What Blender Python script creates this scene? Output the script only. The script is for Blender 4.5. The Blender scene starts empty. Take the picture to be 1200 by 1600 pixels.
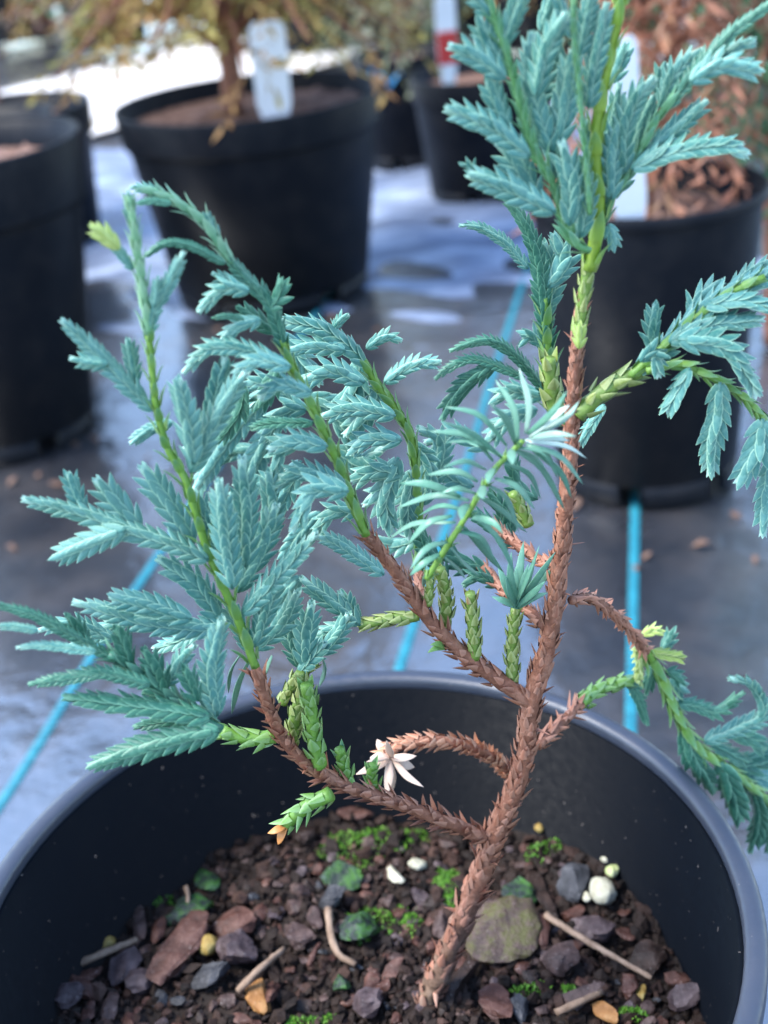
import bpy, math, random
import numpy as np
from mathutils import Matrix, Vector
random.seed(7); rng = np.random.default_rng(7)
S = bpy.context.scene
C = S.collection

# ------------------------------------------------------------------ camera
CAM_H, F_PX = 0.3507, 2000.0                  # lens height above the ground (m), focal length in photo pixels
PITCH, ROLL = math.radians(28), math.radians(-6)
_cp, _sp = math.cos(PITCH), math.sin(PITCH)
FWD = np.array([0, _cp, -_sp]); _up = np.array([0, _sp, _cp]); _rt = np.array([1., 0, 0])
RT = math.cos(ROLL)*_rt + math.sin(ROLL)*_up
UP = -math.sin(ROLL)*_rt + math.cos(ROLL)*_up
CAM = np.array([0, 0, CAM_H])
cam = bpy.data.cameras.new('camera'); cam_o = bpy.data.objects.new('camera', cam); C.objects.link(cam_o)
M = Matrix(((RT[0], UP[0], -FWD[0], 0), (RT[1], UP[1], -FWD[1], 0), (RT[2], UP[2], -FWD[2], CAM_H), (0, 0, 0, 1)))
cam_o.matrix_world = M
cam.sensor_fit = 'VERTICAL'; cam.sensor_height = 36; cam.lens = 36*F_PX/1600
cam.clip_start = 0.01; cam.clip_end = 2000
cam.dof.use_dof = True; cam.dof.focus_distance = 0.245; cam.dof.aperture_fstop = 16
S.camera = cam_o

# ------------------------------------------------------------------ sky, sun, exposure
SUN_EL, SUN_AZ = math.radians(56), math.radians(-100)  # azimuth measured from +Y towards +X
W = bpy.data.worlds.new('World'); S.world = W; W.use_nodes = True
nt = W.node_tree; bg = nt.nodes['Background']
sky = nt.nodes.new('ShaderNodeTexSky'); sky.sky_type = 'NISHITA'; sky.sun_disc = False
sky.sun_elevation = SUN_EL; sky.sun_rotation = SUN_AZ; sky.air_density = 1.0; sky.dust_density = 0.4; sky.ozone_density = 1.5
nt.links.new(sky.outputs[0], bg.inputs[0]); bg.inputs[1].default_value = 0.15
sun = bpy.data.lights.new('sun', 'SUN'); sun.energy = 1.9; sun.angle = math.radians(26); sun.color = (1.0, 0.98, 0.95)
sun_o = bpy.data.objects.new('sun', sun); C.objects.link(sun_o)
sd = Vector((math.sin(SUN_AZ)*math.cos(SUN_EL), math.cos(SUN_AZ)*math.cos(SUN_EL), math.sin(SUN_EL)))
sun_o.rotation_euler = sd.to_track_quat('Z', 'Y').to_euler(); sun_o.location = (0, 0, 5)
S.view_settings.view_transform = 'Standard'; S.view_settings.look = 'None'
S.view_settings.gamma = 1.0; S.view_settings.exposure = 2.12
S.cycles.max_bounces = 6; S.cycles.caustics_reflective = False; S.cycles.caustics_refractive = False

# ------------------------------------------------------------------ helpers
def nrm(v):
    v = np.asarray(v, float); return v/(np.linalg.norm(v)+1e-12)
def ray(px, py):
    return FWD + RT*(px-600)/F_PX - UP*(py-800)/F_PX
def at_y(px, py, Y):                     # the point of that sight line that stands at depth Y
    d = ray(px, py); return CAM + d*(Y/d[1])
def at_z(px, py, z=0.0):                 # the point of that sight line at height z
    d = ray(px, py); return CAM + d*((z-CAM_H)/d[2])
def px2m(n, P):                          # n photo pixels at point P, in metres
    return n*np.dot(np.asarray(P)-CAM, FWD)/F_PX

def tag(o, label=None, cat=None, group=None, kind=None):
    if label: o['label'] = label
    if cat: o['category'] = cat
    if group: o['group'] = group
    if kind: o['kind'] = kind
    return o
def empty(name, loc):
    o = bpy.data.objects.new(name, None); C.objects.link(o); o.location = loc; o.empty_display_size = 0.01; return o
def mesh(name, V, Fc, mats, col=None, smooth=True, midx=None):
    me = bpy.data.meshes.new(name)
    me.from_pydata(np.asarray(V, float).tolist(), [], Fc if isinstance(Fc, list) else np.asarray(Fc).tolist())
    for m in (mats if isinstance(mats, (list, tuple)) else [mats]): me.materials.append(m)
    if col is not None:
        a = me.color_attributes.new('lf', 'FLOAT_COLOR', 'POINT')
        c = np.ones((len(V), 4)); c[:, :3] = col; a.data.foreach_set('color', c.ravel())
    if midx is not None: me.polygons.foreach_set('material_index', np.asarray(midx, dtype=np.int32))
    if smooth: me.polygons.foreach_set('use_smooth', [True]*len(me.polygons))
    me.update(); return me
def obj(name, me, parent=None, loc=None):
    o = bpy.data.objects.new(name, me); C.objects.link(o)
    if parent: o.parent = parent
    if loc is not None: o.location = loc
    return o
class MB:                                # gathers pieces of one part
    def __init__(s): s.V = []; s.F = []; s.Cc = []; s.Mi = []; s.n = 0
    def add(s, V, Fc, col=(0, 0, 0), mi=0):
        V = np.asarray(V, float); s.V.append(V)
        s.F += [tuple(int(i)+s.n for i in f) for f in Fc]; s.Mi += [mi]*len(Fc)
        col = np.asarray(col, float)
        s.Cc.append(np.tile(col, (len(V), 1)) if col.ndim == 1 else col); s.n += len(V)
    def build(s, name, mats, parent=None, off=None, smooth=True):
        V = np.concatenate(s.V)
        if off is not None: V = V - np.asarray(off)
        return obj(name, mesh(name, V, s.F, mats, np.concatenate(s.Cc), smooth, s.Mi if any(s.Mi) else None), parent)

# ------------------------------------------------------------------ materials
def new_mat(name):
    m = bpy.data.materials.new(name); m.use_nodes = True
    return m, m.node_tree.nodes, m.node_tree.links, m.node_tree.nodes['Principled BSDF']
def node(N, t, **k):
    n = N.new(t)
    for a, v in k.items():
        if a in n.inputs: n.inputs[a].default_value = v
        else: setattr(n, a, v)
    return n
def rgb(c): return (c[0], c[1], c[2], 1)
def mix(N, L, fac, a, b, blend='MIX'):
    m = N.new('ShaderNodeMix'); m.data_type = 'RGBA'; m.blend_type = blend
    if isinstance(fac, (int, float)): m.inputs[0].default_value = fac
    else: L.new(fac, m.inputs[0])
    for s, v in ((m.inputs[6], a), (m.inputs[7], b)):
        if isinstance(v, tuple): s.default_value = rgb(v)
        else: L.new(v, s)
    return m.outputs[2]
def ramp(N, L, src, stops):
    r = N.new('ShaderNodeValToRGB'); e = r.color_ramp.elements
    while len(e) < len(stops): e.new(0.5)
    for k, (p, c) in enumerate(stops):
        e[k].position = p; e[k].color = rgb(c) if len(c) == 3 else c
    L.new(src, r.inputs[0]); return r.outputs[0]
def noise(N, L, scale, detail=4, rough=0.55, coord='Object', vec=None):
    t = node(N, 'ShaderNodeTexCoord'); n = node(N, 'ShaderNodeTexNoise', Scale=scale, Detail=detail, Roughness=rough)
    L.new(vec if vec is not None else t.outputs[coord], n.inputs['Vector']); return n.outputs['Fac']
def bump(N, L, B, h, strength=0.4, dist=0.001):
    b = node(N, 'ShaderNodeBump', Strength=strength, Distance=dist); L.new(h, b.inputs['Height'])
    L.new(b.outputs[0], B.inputs['Normal'])
def g3(v): return (v, v, v)

def leaf_mat(name, body, body2, margin, young, rough=0.45, trans=0.12):
    # attribute lf: R = pale leaf margin, G = age (young tip), B = random tint
    m, N, L, B = new_mat(name)
    a = node(N, 'ShaderNodeAttribute', attribute_name='lf'); s = N.new('ShaderNodeSeparateColor'); L.new(a.outputs['Color'], s.inputs[0])
    base = mix(N, L, s.outputs[2], body, body2)
    nz = noise(N, L, 900, 3)
    base = mix(N, L, ramp(N, L, nz, [(0.4, g3(0)), (0.8, g3(0.22))]), base, margin)
    base = mix(N, L, s.outputs[1], base, young)
    mf = node(N, 'ShaderNodeMath', operation='MULTIPLY'); L.new(s.outputs[0], mf.inputs[0]); mf.inputs[1].default_value = 0.8
    base = mix(N, L, mf.outputs[0], base, margin)
    L.new(base, B.inputs['Base Color']); B.inputs['Roughness'].default_value = rough
    B.inputs['Specular IOR Level'].default_value = 0.45
    bump(N, L, B, noise(N, L, 1800, 2), 0.25, 0.0003)
    if trans:
        tr = N.new('ShaderNodeBsdfTranslucent'); L.new(base, tr.inputs[0]); mx = N.new('ShaderNodeMixShader'); mx.inputs[0].default_value = trans
        L.new(B.outputs[0], mx.inputs[1]); L.new(tr.outputs[0], mx.inputs[2]); L.new(mx.outputs[0], N['Material Output'].inputs[0])
    return m
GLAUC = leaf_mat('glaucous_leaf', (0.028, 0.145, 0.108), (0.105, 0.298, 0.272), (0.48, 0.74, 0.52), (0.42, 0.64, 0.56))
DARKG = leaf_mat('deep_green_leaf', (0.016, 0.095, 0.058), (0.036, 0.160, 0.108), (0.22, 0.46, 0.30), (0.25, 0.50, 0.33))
AXISG = leaf_mat('green_shoot', (0.110, 0.250, 0.030), (0.180, 0.330, 0.050), (0.30, 0.46, 0.20), (0.10, 0.28, 0.19))
OLIVE = leaf_mat('olive_scale', (0.120, 0.220, 0.030), (0.190, 0.260, 0.050), (0.46, 0.52, 0.22), (0.30, 0.13, 0.06), trans=0.05)
YELLO = leaf_mat('yellow_green_bud', (0.33, 0.46, 0.10), (0.45, 0.52, 0.14), (0.6, 0.7, 0.35), (0.62, 0.68, 0.30))
BROWN = leaf_mat('brown_scale', (0.185, 0.056, 0.029), (0.350, 0.125, 0.066), (0.44, 0.21, 0.135), (0.36, 0.28, 0.22), rough=0.6, trans=0)
RUSTY = leaf_mat('rusty_scale', (0.400, 0.130, 0.060), (0.500, 0.200, 0.100), (0.60, 0.34, 0.22), (0.5, 0.3, 0.2), rough=0.6, trans=0)
DEADP = leaf_mat('bleached_dead_needle', (0.62, 0.43, 0.33), (0.70, 0.55, 0.44), (0.75, 0.62, 0.5), (0.5, 0.24, 0.12), rough=0.6)
ORANG = leaf_mat('orange_tip', (0.55, 0.20, 0.05), (0.6, 0.25, 0.08), (0.6, 0.3, 0.1), (0.4, 0.14, 0.05))
NEEDL = leaf_mat('juvenile_needle', (0.055, 0.210, 0.125), (0.085, 0.270, 0.185), (0.30, 0.50, 0.36), (0.62, 0.74, 0.66), rough=0.4, trans=0.18)

m, N, L, B = new_mat('bark'); BARK = m
a = node(N, 'ShaderNodeAttribute', attribute_name='lf'); s = N.new('ShaderNodeSeparateColor'); L.new(a.outputs['Color'], s.inputs[0])
n1 = noise(N, L, 260, 6, 0.65); n2 = noise(N, L, 90, 4)
c1 = ramp(N, L, n1, [(0.25, (0.085, 0.030, 0.016)), (0.5, (0.225, 0.085, 0.046)), (0.72, (0.37, 0.18, 0.115)), (0.85, (0.45, 0.33, 0.26))])
c2 = ramp(N, L, n1, [(0.3, (0.06, 0.045, 0.03)), (0.55, (0.19, 0.15, 0.10)), (0.8, (0.38, 0.33, 0.26))])
L.new(mix(N, L, s.outputs[1], c1, c2), B.inputs['Base Color']); B.inputs['Roughness'].default_value = 0.75
bump(N, L, B, n1, 0.8, 0.0012)

def plastic(name, col, rough, dust, spec=0.2):
    m, N, L, B = new_mat(name)
    n1 = noise(N, L, 55, 5); n2 = noise(N, L, 420, 3); n3 = noise(N, L, 700, 2, 0.5)
    d1 = ramp(N, L, n1, [(0.45, g3(0)), (0.8, g3(dust))])
    sp = ramp(N, L, n3, [(0.735, g3(0)), (0.775, g3(0.55))])
    f = node(N, 'ShaderNodeMath', operation='MAXIMUM'); L.new(d1, f.inputs[0]); L.new(sp, f.inputs[1])
    L.new(mix(N, L, f.outputs[0], col, (0.22, 0.19, 0.17)), B.inputs['Base Color'])
    L.new(ramp(N, L, n2, [(0.3, g3(rough-0.07)), (0.7, g3(rough+0.1))]), B.inputs['Roughness'])
    B.inputs['Specular IOR Level'].default_value = spec; bump(N, L, B, n2, 0.12, 0.0005); return m
PLAST = plastic('black_plastic', (0.0026, 0.0036, 0.0055), 0.38, 0.004, 0.035)
RIMP = plastic('worn_rim_plastic', (0.030, 0.037, 0.055), 0.40, 0.05, 0.6)
PLAST2 = plastic('dusty_black_plastic', (0.006, 0.0075, 0.011), 0.45, 0.05, 0.10)

m, N, L, B = new_mat('woven_ground_fabric'); FABRIC = m
tc = node(N, 'ShaderNodeTexCoord')
w1 = node(N, 'ShaderNodeTexWave', Scale=190, Distortion=0.6, Detail=1); w1.bands_direction = 'X'; L.new(tc.outputs['Object'], w1.inputs['Vector'])
w2 = node(N, 'ShaderNodeTexWave', Scale=150, Distortion=0.6, Detail=1); w2.bands_direction = 'Y'; L.new(tc.outputs['Object'], w2.inputs['Vector'])
wv = node(N, 'ShaderNodeMath', operation='MULTIPLY'); L.new(w1.outputs['Fac'], wv.inputs[0]); L.new(w2.outputs['Fac'], wv.inputs[1])
n1 = noise(N, L, 6, 6, 0.6); n2 = noise(N, L, 26, 5, 0.6); n3 = noise(N, L, 4, 3)
silt = ramp(N, L, n2, [(0.42, g3(0)), (0.72, g3(0.35))])
fb = mix(N, L, silt, (0.020, 0.023, 0.030), (0.12, 0.10, 0.09))
L.new(fb, B.inputs['Base Color'])
L.new(ramp(N, L, n1, [(0.34, g3(0.25)), (0.62, g3(0.5))]), B.inputs['Roughness'])
B.inputs['Specular IOR Level'].default_value = 1.0
B.inputs['Coat Weight'].default_value = 1.0; B.inputs['Coat Roughness'].default_value = 0.12; B.inputs['Coat IOR'].default_value = 2.9
b1 = node(N, 'ShaderNodeBump', Strength=0.5, Distance=0.004); L.new(n2, b1.inputs['Height'])
b2 = node(N, 'ShaderNodeBump', Strength=0.35, Distance=0.0006); L.new(wv.outputs[0], b2.inputs['Height']); L.new(b1.outputs[0], b2.inputs['Normal'])
L.new(b2.outputs[0], B.inputs['Normal']); L.new(b1.outputs[0], B.inputs['Coat Normal'])

def simple(name, stops, scale, rough=0.8, bstr=0.5, bdist=0.001, detail=5, spec=0.4):
    m, N, L, B = new_mat(name); n = noise(N, L, scale, detail, 0.62)
    L.new(ramp(N, L, n, stops), B.inputs['Base Color']); B.inputs['Roughness'].default_value = rough
    B.inputs['Specular IOR Level'].default_value = spec
    bump(N, L, B, n, bstr, bdist); return m
STRIPE = simple('cyan_marker_yarn', [(0.3, (0.008, 0.12, 0.17)), (0.7, (0.02, 0.22, 0.28))], 160, 0.45)
PATH = simple('pale_gravel', [(0.3, (0.55, 0.50, 0.46)), (0.7, (0.82, 0.79, 0.76))], 40, 0.8, 0.6, 0.006)
EARTH = simple('earth', [(0.3, (0.10, 0.08, 0.06)), (0.7, (0.2, 0.16, 0.12))], 3, 0.9)
WHITE = simple('white_label_plastic', [(0.3, (0.74, 0.76, 0.78)), (0.7, (0.86, 0.87, 0.88))], 30, 0.35, 0.05)
REDL = simple('red_label_print', [(0.3, (0.48, 0.03, 0.03)), (0.7, (0.62, 0.06, 0.05))], 30, 0.35, 0.05)
BLUEL = simple('blue_plastic', [(0.3, (0.03, 0.25, 0.55)), (0.7, (0.10, 0.42, 0.75))], 40, 0.35, 0.05)
BGSOIL = simple('bark_mulch', [(0.3, (0.06, 0.035, 0.025)), (0.5, (0.20, 0.11, 0.08)), (0.75, (0.36, 0.24, 0.19))], 130, 0.9, 1.0, 0.006)
TWIGM = simple('dry_twig', [(0.3, (0.13, 0.08, 0.05)), (0.7, (0.34, 0.24, 0.17))], 220, 0.8, 0.6, 0.0006)
LITTER = simple('dry_leaf_litter', [(0.3, (0.09, 0.05, 0.035)), (0.7, (0.20, 0.12, 0.085))], 90, 0.8)

def shrub_mat(name, cols):
    m, N, L, B = new_mat(name)
    a = node(N, 'ShaderNodeAttribute', attribute_name='lf'); s = N.new('ShaderNodeSeparateColor'); L.new(a.outputs['Color'], s.inputs[0])
    c = ramp(N, L, s.outputs[2], [(k/(len(cols)-1), x) for k, x in enumerate(cols)])
    L.new(c, B.inputs['Base Color']); B.inputs['Roughness'].default_value = 0.5
    tr = N.new('ShaderNodeBsdfTranslucent'); L.new(c, tr.inputs[0]); mx = N.new('ShaderNodeMixShader'); mx.inputs[0].default_value = 0.3
    L.new(B.outputs[0], mx.inputs[1]); L.new(tr.outputs[0], mx.inputs[2]); L.new(mx.outputs[0], N['Material Output'].inputs[0]); return m
SH_OLIVE = shrub_mat('olive_bronze_foliage', [(0.26, 0.11, 0.04), (0.34, 0.19, 0.055), (0.32, 0.26, 0.06), (0.36, 0.36, 0.12)])
SH_RUST = shrub_mat('rusty_foliage', [(0.22, 0.08, 0.045), (0.32, 0.13, 0.075), (0.42, 0.20, 0.12), (0.20, 0.14, 0.06)])
SH_GREEN = shrub_mat('dark_green_foliage', [(0.02, 0.08, 0.03), (0.04, 0.14, 0.06), (0.07, 0.20, 0.09), (0.12, 0.24, 0.12)])
SH_GREY = shrub_mat('grey_green_foliage', [(0.16, 0.16, 0.09), (0.20, 0.24, 0.12), (0.30, 0.32, 0.20), (0.34, 0.24, 0.2)])
SH_PINK = shrub_mat('pinkish_brown_foliage', [(0.28, 0.15, 0.12), (0.40, 0.24, 0.20), (0.30, 0.26, 0.13), (0.16, 0.18, 0.08)])

# ------------------------------------------------------------------ generic shapes
def lathe(profile, seg=96, closed=False, a0=0.0, a1=2*math.pi):
    pr = np.array(profile, float); full = abs(a1-a0-2*math.pi) < 1e-6
    th = np.linspace(a0, a1, seg+1)[:-1] if full else np.linspace(a0, a1, seg+1)
    k = len(pr); V = np.concatenate([np.stack([pr[:, 0]*math.cos(t), pr[:, 0]*math.sin(t), pr[:, 1]], -1) for t in th])
    Fc = []; n = len(th)
    for i in range(n if full else n-1):
        j = (i+1) % n
        for q in range(k if closed else k-1):
            r = (q+1) % k; Fc.append((i*k+q, j*k+q, j*k+r, i*k+r))
    if closed and not full: Fc.append(tuple(range(k))[::-1]); Fc.append(tuple((n-1)*k+q for q in range(k)))
    return V, Fc
def catmull(P, per=10):
    P = np.asarray(P, float)
    if len(P) == 2: P = np.array([P[0], (P[0]+P[1])/2, P[1]])
    Q = np.vstack([2*P[0]-P[1], P, 2*P[-1]-P[-2]]); out = []
    for i in range(1, len(Q)-2):
        p0, p1, p2, p3 = Q[i-1], Q[i], Q[i+1], Q[i+2]
        for t in np.linspace(0, 1, per, endpoint=False):
            out.append(0.5*((2*p1)+(p2-p0)*t+(2*p0-5*p1+4*p2-p3)*t*t+(3*p1-p0-3*p2+p3)*t**3))
    out.append(P[-1]); return np.array(out)
class Path:
    def __init__(s, P, per=10):
        s.P = catmull(P, per); d = np.linalg.norm(np.diff(s.P, axis=0), axis=1); s.s = np.concatenate([[0], np.cumsum(d)]); s.L = s.s[-1]
    def at(s, d):
        d = min(max(d, 0), s.L); e = s.L*0.01+1e-6
        f = lambda x: np.array([np.interp(x, s.s, s.P[:, k]) for k in range(3)])
        return f(d), nrm(f(min(d+e, s.L))-f(max(d-e, 0)))
def tube(path, r0, r1, seg=8, step=None, bumpy=0.0, r_fn=None):
    step = step or max(r0, 1e-4)*1.2; n = max(2, int(path.L/step)+1); V = []; Fc = []
    N0 = None
    for i in range(n):
        t = i/(n-1); P, T = path.at(t*path.L)
        if N0 is None: N0 = nrm(np.cross(T, [0.3, 0.5, 0.81]))
        N0 = nrm(N0 - T*np.dot(N0, T)); Bn = np.cross(T, N0)
        r = r_fn(t) if r_fn else r0+(r1-r0)*t
        for k in range(seg):
            a = 2*math.pi*k/seg; rr = r*(1+bumpy*rng.normal())
            V.append(P+rr*(math.cos(a)*N0+math.sin(a)*Bn))
    for i in range(n-1):
        for k in range(seg):
            q = (k+1) % seg; Fc.append((i*seg+k, i*seg+q, (i+1)*seg+q, (i+1)*seg+k))
    Fc.append(tuple(range(seg))[::-1]); Fc.append(tuple((n-1)*seg+k for k in range(seg)))
    return np.array(V), Fc

# one scale leaf in unit space: x across, y along, z outward; pale margin on the outermost columns
def unit_leaf(prof, bulge, curve, us=(-1, -0.78, 0, 0.78, 1), ys=None, drop=0.0):
    ys = ys or np.linspace(0, 1, len(prof)); V = []; Cc = []; Fc = []; k = len(us)
    for y, w in zip(ys, prof):
        for u in us:
            V.append((0.5*w*u, y, bulge*w*(1-abs(u)**1.6)-drop*abs(u)*w+curve*y*y))
            Cc.append(1.0 if (abs(u) == 1 or y == 1) else 0.0)
    for i in range(len(prof)-1):
        for j in range(k-1): Fc.append((i*k+j, i*k+j+1, (i+1)*k+j+1, (i+1)*k+j))
    return np.array(V), Fc, np.array(Cc)
LEAF = unit_leaf((0.72, 1.0, 0.96, 0.66, 0.30, 0.02), 0.22, 0.0, us=(-1, -0.70, 0, 0.70, 1), ys=(0, .22, .48, .74, .9, 1.0))
LEAF[0][:, 2] += -0.10*LEAF[0][:, 1]+0.16*np.clip(LEAF[0][:, 1]-0.55, 0, 1)**2*4
HOOK = unit_leaf((0.9, 1.0, 0.92, 0.72, 0.45, 0.03), 0.22, 0.0, us=(-1, -0.7, 0, 0.7, 1))
HOOK[0][:, 2] += 0.85*np.clip(HOOK[0][:, 1]-0.35, 0, 1)**1.6
SPIK = unit_leaf((1.0, 0.85, 0.5, 0.04), 0.40, 0.10, us=(-1, 0, 1))
def frame(P, d, n, ln, wd):
    y = nrm(d); x = nrm(np.cross(y, n)); z = np.cross(x, y); A = np.eye(4)
    A[:3, 0] = x*wd; A[:3, 1] = y*ln; A[:3, 2] = z*wd; A[:3, 3] = P; return A
def add_leaf(mb, unit, A, age, rnd, tip=0.0):
    V, Fc, mg = unit; age = np.clip(age+tip*V[:, 1]**1.5, 0, 1); W_ = V@A[:3, :3].T+A[:3, 3]
    mb.add(W_, Fc, np.stack([mg, age*np.ones(len(mg)), np.full(len(mg), rnd)], -1))

# ------------------------------------------------------------------ setting: ground, path, fabric with marker stripes
ground = obj('ground', mesh('ground', [(-600, -600, -0.05), (600, -600, -0.05), (600, 900, -0.05), (-600, 900, -0.05)], [(0, 1, 2, 3)], EARTH)); tag(ground, kind='structure')
gx = np.linspace(-4, 4, 241); gy = np.linspace(-1.2, 6, 241)
X, Y = np.meshgrid(gx, gy)
Z = np.zeros_like(X)
for k in range(46):
    a = rng.uniform(0, math.pi); fr = rng.uniform(6, 40); ph = rng.uniform(0, 6.28)
    Z += np.sin((X*math.cos(a)+Y*math.sin(a))*fr+ph+1.5*np.sin(X*rng.uniform(1, 4)+Y*rng.uniform(1, 4)))*0.0011*(10/fr)**0.6
Z = np.minimum(Z/Z.std()*0.0019-0.002, 0.001)
idx = np.arange(241*241).reshape(241, 241)
Fg = np.stack([idx[:-1, :-1], idx[:-1, 1:], idx[1:, 1:], idx[1:, :-1]], -1).reshape(-1, 4)
fabric = obj('ground_fabric', mesh('ground_fabric', np.stack([X, Y, Z], -1).reshape(-1, 3), Fg, FABRIC)); tag(fabric, kind='structure')
def fab_z(x, y):
    i = min(max(np.searchsorted(gx, x), 1), 240); j = min(max(np.searchsorted(gy, y), 1), 240)
    tx = (x-gx[i-1])/(gx[i]-gx[i-1]); ty = (y-gy[j-1])/(gy[j]-gy[j-1])
    return (Z[j-1, i-1]*(1-tx)+Z[j-1, i]*tx)*(1-ty)+(Z[j, i-1]*(1-tx)+Z[j, i]*tx)*ty
for (xa, ya, xb, yb) in ((0, 1250, 240, 880), (625, 1045, 815, 450), (985, 1130, 992, 810)):
    A_, B_ = at_z(xa, ya), at_z(xb, yb); d = nrm(B_-A_); A_ = A_-d*0.5; B_ = B_+d*(0.5 if xa != 625 else 2.2)
    mb = MB(); Lg = np.linalg.norm(B_-A_); n = int(Lg/0.0042); s_ = np.cross(d, [0, 0, 1])
    for i in range(n):                                       # row of twisted yarn stitches
        p = A_+d*(i+0.5)*Lg/n; p[2] = fab_z(p[0], p[1]); w_, l_ = 0.0026, 0.0019
        V = [p-s_*w_-d*l_*1.2, p-s_*w_+d*l_*0.6, p+s_*w_+d*l_*1.2, p+s_*w_-d*l_*0.6]
        V = [v+np.array([0, 0, 0.0006]) for v in V]+[p+np.array([0, 0, 0.0022])-d*l_*.2, p+np.array([0, 0, 0.0022])+d*l_*.2]
        mb.add(V, [(0, 4, 5, 1), (3, 2, 5, 4), (0, 3, 4), (1, 5, 2)])
    st = mb.build('marker_stripe', STRIPE, fabric)
pd_ = nrm([0.63, 0.77, 0]); pn = np.array([-pd_[1], pd_[0], 0]); p0 = np.array([-0.593, 2.353, 0.004])
mb = MB(); V = []; nn = 60
for i in range(nn+1):
    for q in (0, -0.16, -0.32, -0.49):
        p = p0+pd_*(-3+i*7.5/nn)+pn*(q+rng.normal()*0.006); p[2] = 0.004+rng.uniform(0, 0.004); V.append(p)
mb.add(V, [(i*4+j, (i+1)*4+j, (i+1)*4+j+1, i*4+j+1) for i in range(nn) for j in range(3)])
tag(mb.build('gravel_path', PATH), kind='structure')

# added sheet behind the first row of pots, sky glare painted as pale streaks
m, N, L, B = new_mat('painted_sky_glare'); GLARE = m
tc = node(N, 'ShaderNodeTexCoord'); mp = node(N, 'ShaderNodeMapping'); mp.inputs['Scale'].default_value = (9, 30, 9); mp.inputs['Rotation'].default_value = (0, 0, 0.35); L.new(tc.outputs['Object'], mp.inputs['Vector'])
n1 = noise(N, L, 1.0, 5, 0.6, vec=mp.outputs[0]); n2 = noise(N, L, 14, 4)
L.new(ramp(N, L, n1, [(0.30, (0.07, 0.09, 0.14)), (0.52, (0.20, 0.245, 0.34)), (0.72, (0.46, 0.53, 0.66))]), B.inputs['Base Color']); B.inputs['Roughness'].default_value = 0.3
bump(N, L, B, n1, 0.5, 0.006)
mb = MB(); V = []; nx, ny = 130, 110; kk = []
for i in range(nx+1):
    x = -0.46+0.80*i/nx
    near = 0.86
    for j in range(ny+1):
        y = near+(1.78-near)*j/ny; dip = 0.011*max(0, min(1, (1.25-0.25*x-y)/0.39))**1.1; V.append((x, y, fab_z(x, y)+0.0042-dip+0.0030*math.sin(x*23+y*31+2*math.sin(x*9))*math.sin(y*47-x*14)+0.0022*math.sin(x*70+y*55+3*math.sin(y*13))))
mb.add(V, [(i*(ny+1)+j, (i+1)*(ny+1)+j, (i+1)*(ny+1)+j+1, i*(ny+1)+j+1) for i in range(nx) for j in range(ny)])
sh = mb.build('glare_sheet', GLARE); tag(sh, 'added pale wrinkled sheet painting sky glare on the ground under the wide pot', 'plastic sheet')

# ------------------------------------------------------------------ nursery pots
def make_pot(name, cx, cy, R, h, base, lip, collar, soil_z, label, mat=PLAST2, soil_mat=BGSOIL, group=None, soil_label=None, holes=True):
    root = empty(name, (cx, cy, 0)); tag(root, label, 'pot', group)
    z0 = 0.014; t = 0.0022; rw = R-lip; rz = lambda z: base+(rw-base)*z/h
    ct = h-collar if collar else h-0.006
    prof = [(0.001, z0), (rz(z0), z0), (rz(ct), ct), (rz(h-0.003), h-0.003), (rz(h-0.003)-t, h-0.003), (rz(z0)-t, z0+t), (0.001, z0+t)]
    V, Fc = lathe(prof); obj('wall', mesh('wall', V, Fc, mat), root)
    if collar:                                             # raised band below the mouth
        b = rz(ct)+0.0004
        pr = [(b, ct), (b+lip*0.9, ct-0.002), (b+lip*1.0, ct+0.001), (R-0.0006, h-0.0016), (R-0.0012, h), (R-lip-t+0.001, h), (R-lip-t, h-0.0014), (R-lip-t, h-0.006), (b, h-0.008)]
    else:                                                  # rounded lip
        q = lip+0.0014; e = 0.0012                          # flat-topped lip with softened edges
        pr = [(R-0.0004, h-0.006), (R, h-0.005), (R, h-e), (R-e*0.3, h-e*0.3), (R-e, h), (R-q*0.5, h+0.0003), (R-q+e, h), (R-q+e*0.3, h-e*0.3), (R-q, h-e), (R-q, h-0.0045), (R-q+0.0012, h-0.006)]
    V, Fc = lathe(pr, closed=True); o = obj('rim', mesh('rim', V, Fc, RIMP if mat is PLAST else mat), root)
    if holes:                                              # foot ring broken by drainage slots
        for k in range(6):
            a0 = k*math.pi/3+0.25
            V, Fc = lathe([(rz(0)-0.004, 0), (rz(0), 0), (rz(z0), z0+0.0005), (rz(z0)-0.004, z0+0.0005)], 12, True, a0, a0+0.80); obj('foot', mesh('foot', V, Fc, mat), root)
    if soil_z:
        rs = rz(soil_z)-t+0.0006; V = [(0, 0, 0)]; Fc = []
        nr, ns = 10, 48
        for i in range(1, nr+1):
            for k in range(ns):
                r = rs*i/nr; V.append((r*math.cos(2*math.pi*k/ns), r*math.sin(2*math.pi*k/ns), rng.normal()*0.0022*(i < nr)))
        for k in range(ns): Fc.append((0, 1+k, 1+(k+1) % ns))
        for i in range(nr-1):
            for k in range(ns):
                q = (k+1) % ns; Fc.append((1+i*ns+k, 1+(i+1)*ns+k, 1+(i+1)*ns+q, 1+i*ns+q))
        so = obj('potting_mulch', mesh('potting_mulch', V, Fc, soil_mat), None, (cx, cy, soil_z)); tag(so, soil_label or 'bark mulch filling the '+label, 'soil', kind='stuff')
    return root
POT = np.array([-0.0150, 0.2029]); POT_R, POT_H = 0.085, 0.150
make_pot('plant_pot', POT[0], POT[1], POT_R, POT_H, 0.069, 0.0033, 0, 0, 'large round black plastic pot holding the blue-green conifer sapling', mat=PLAST)

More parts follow.
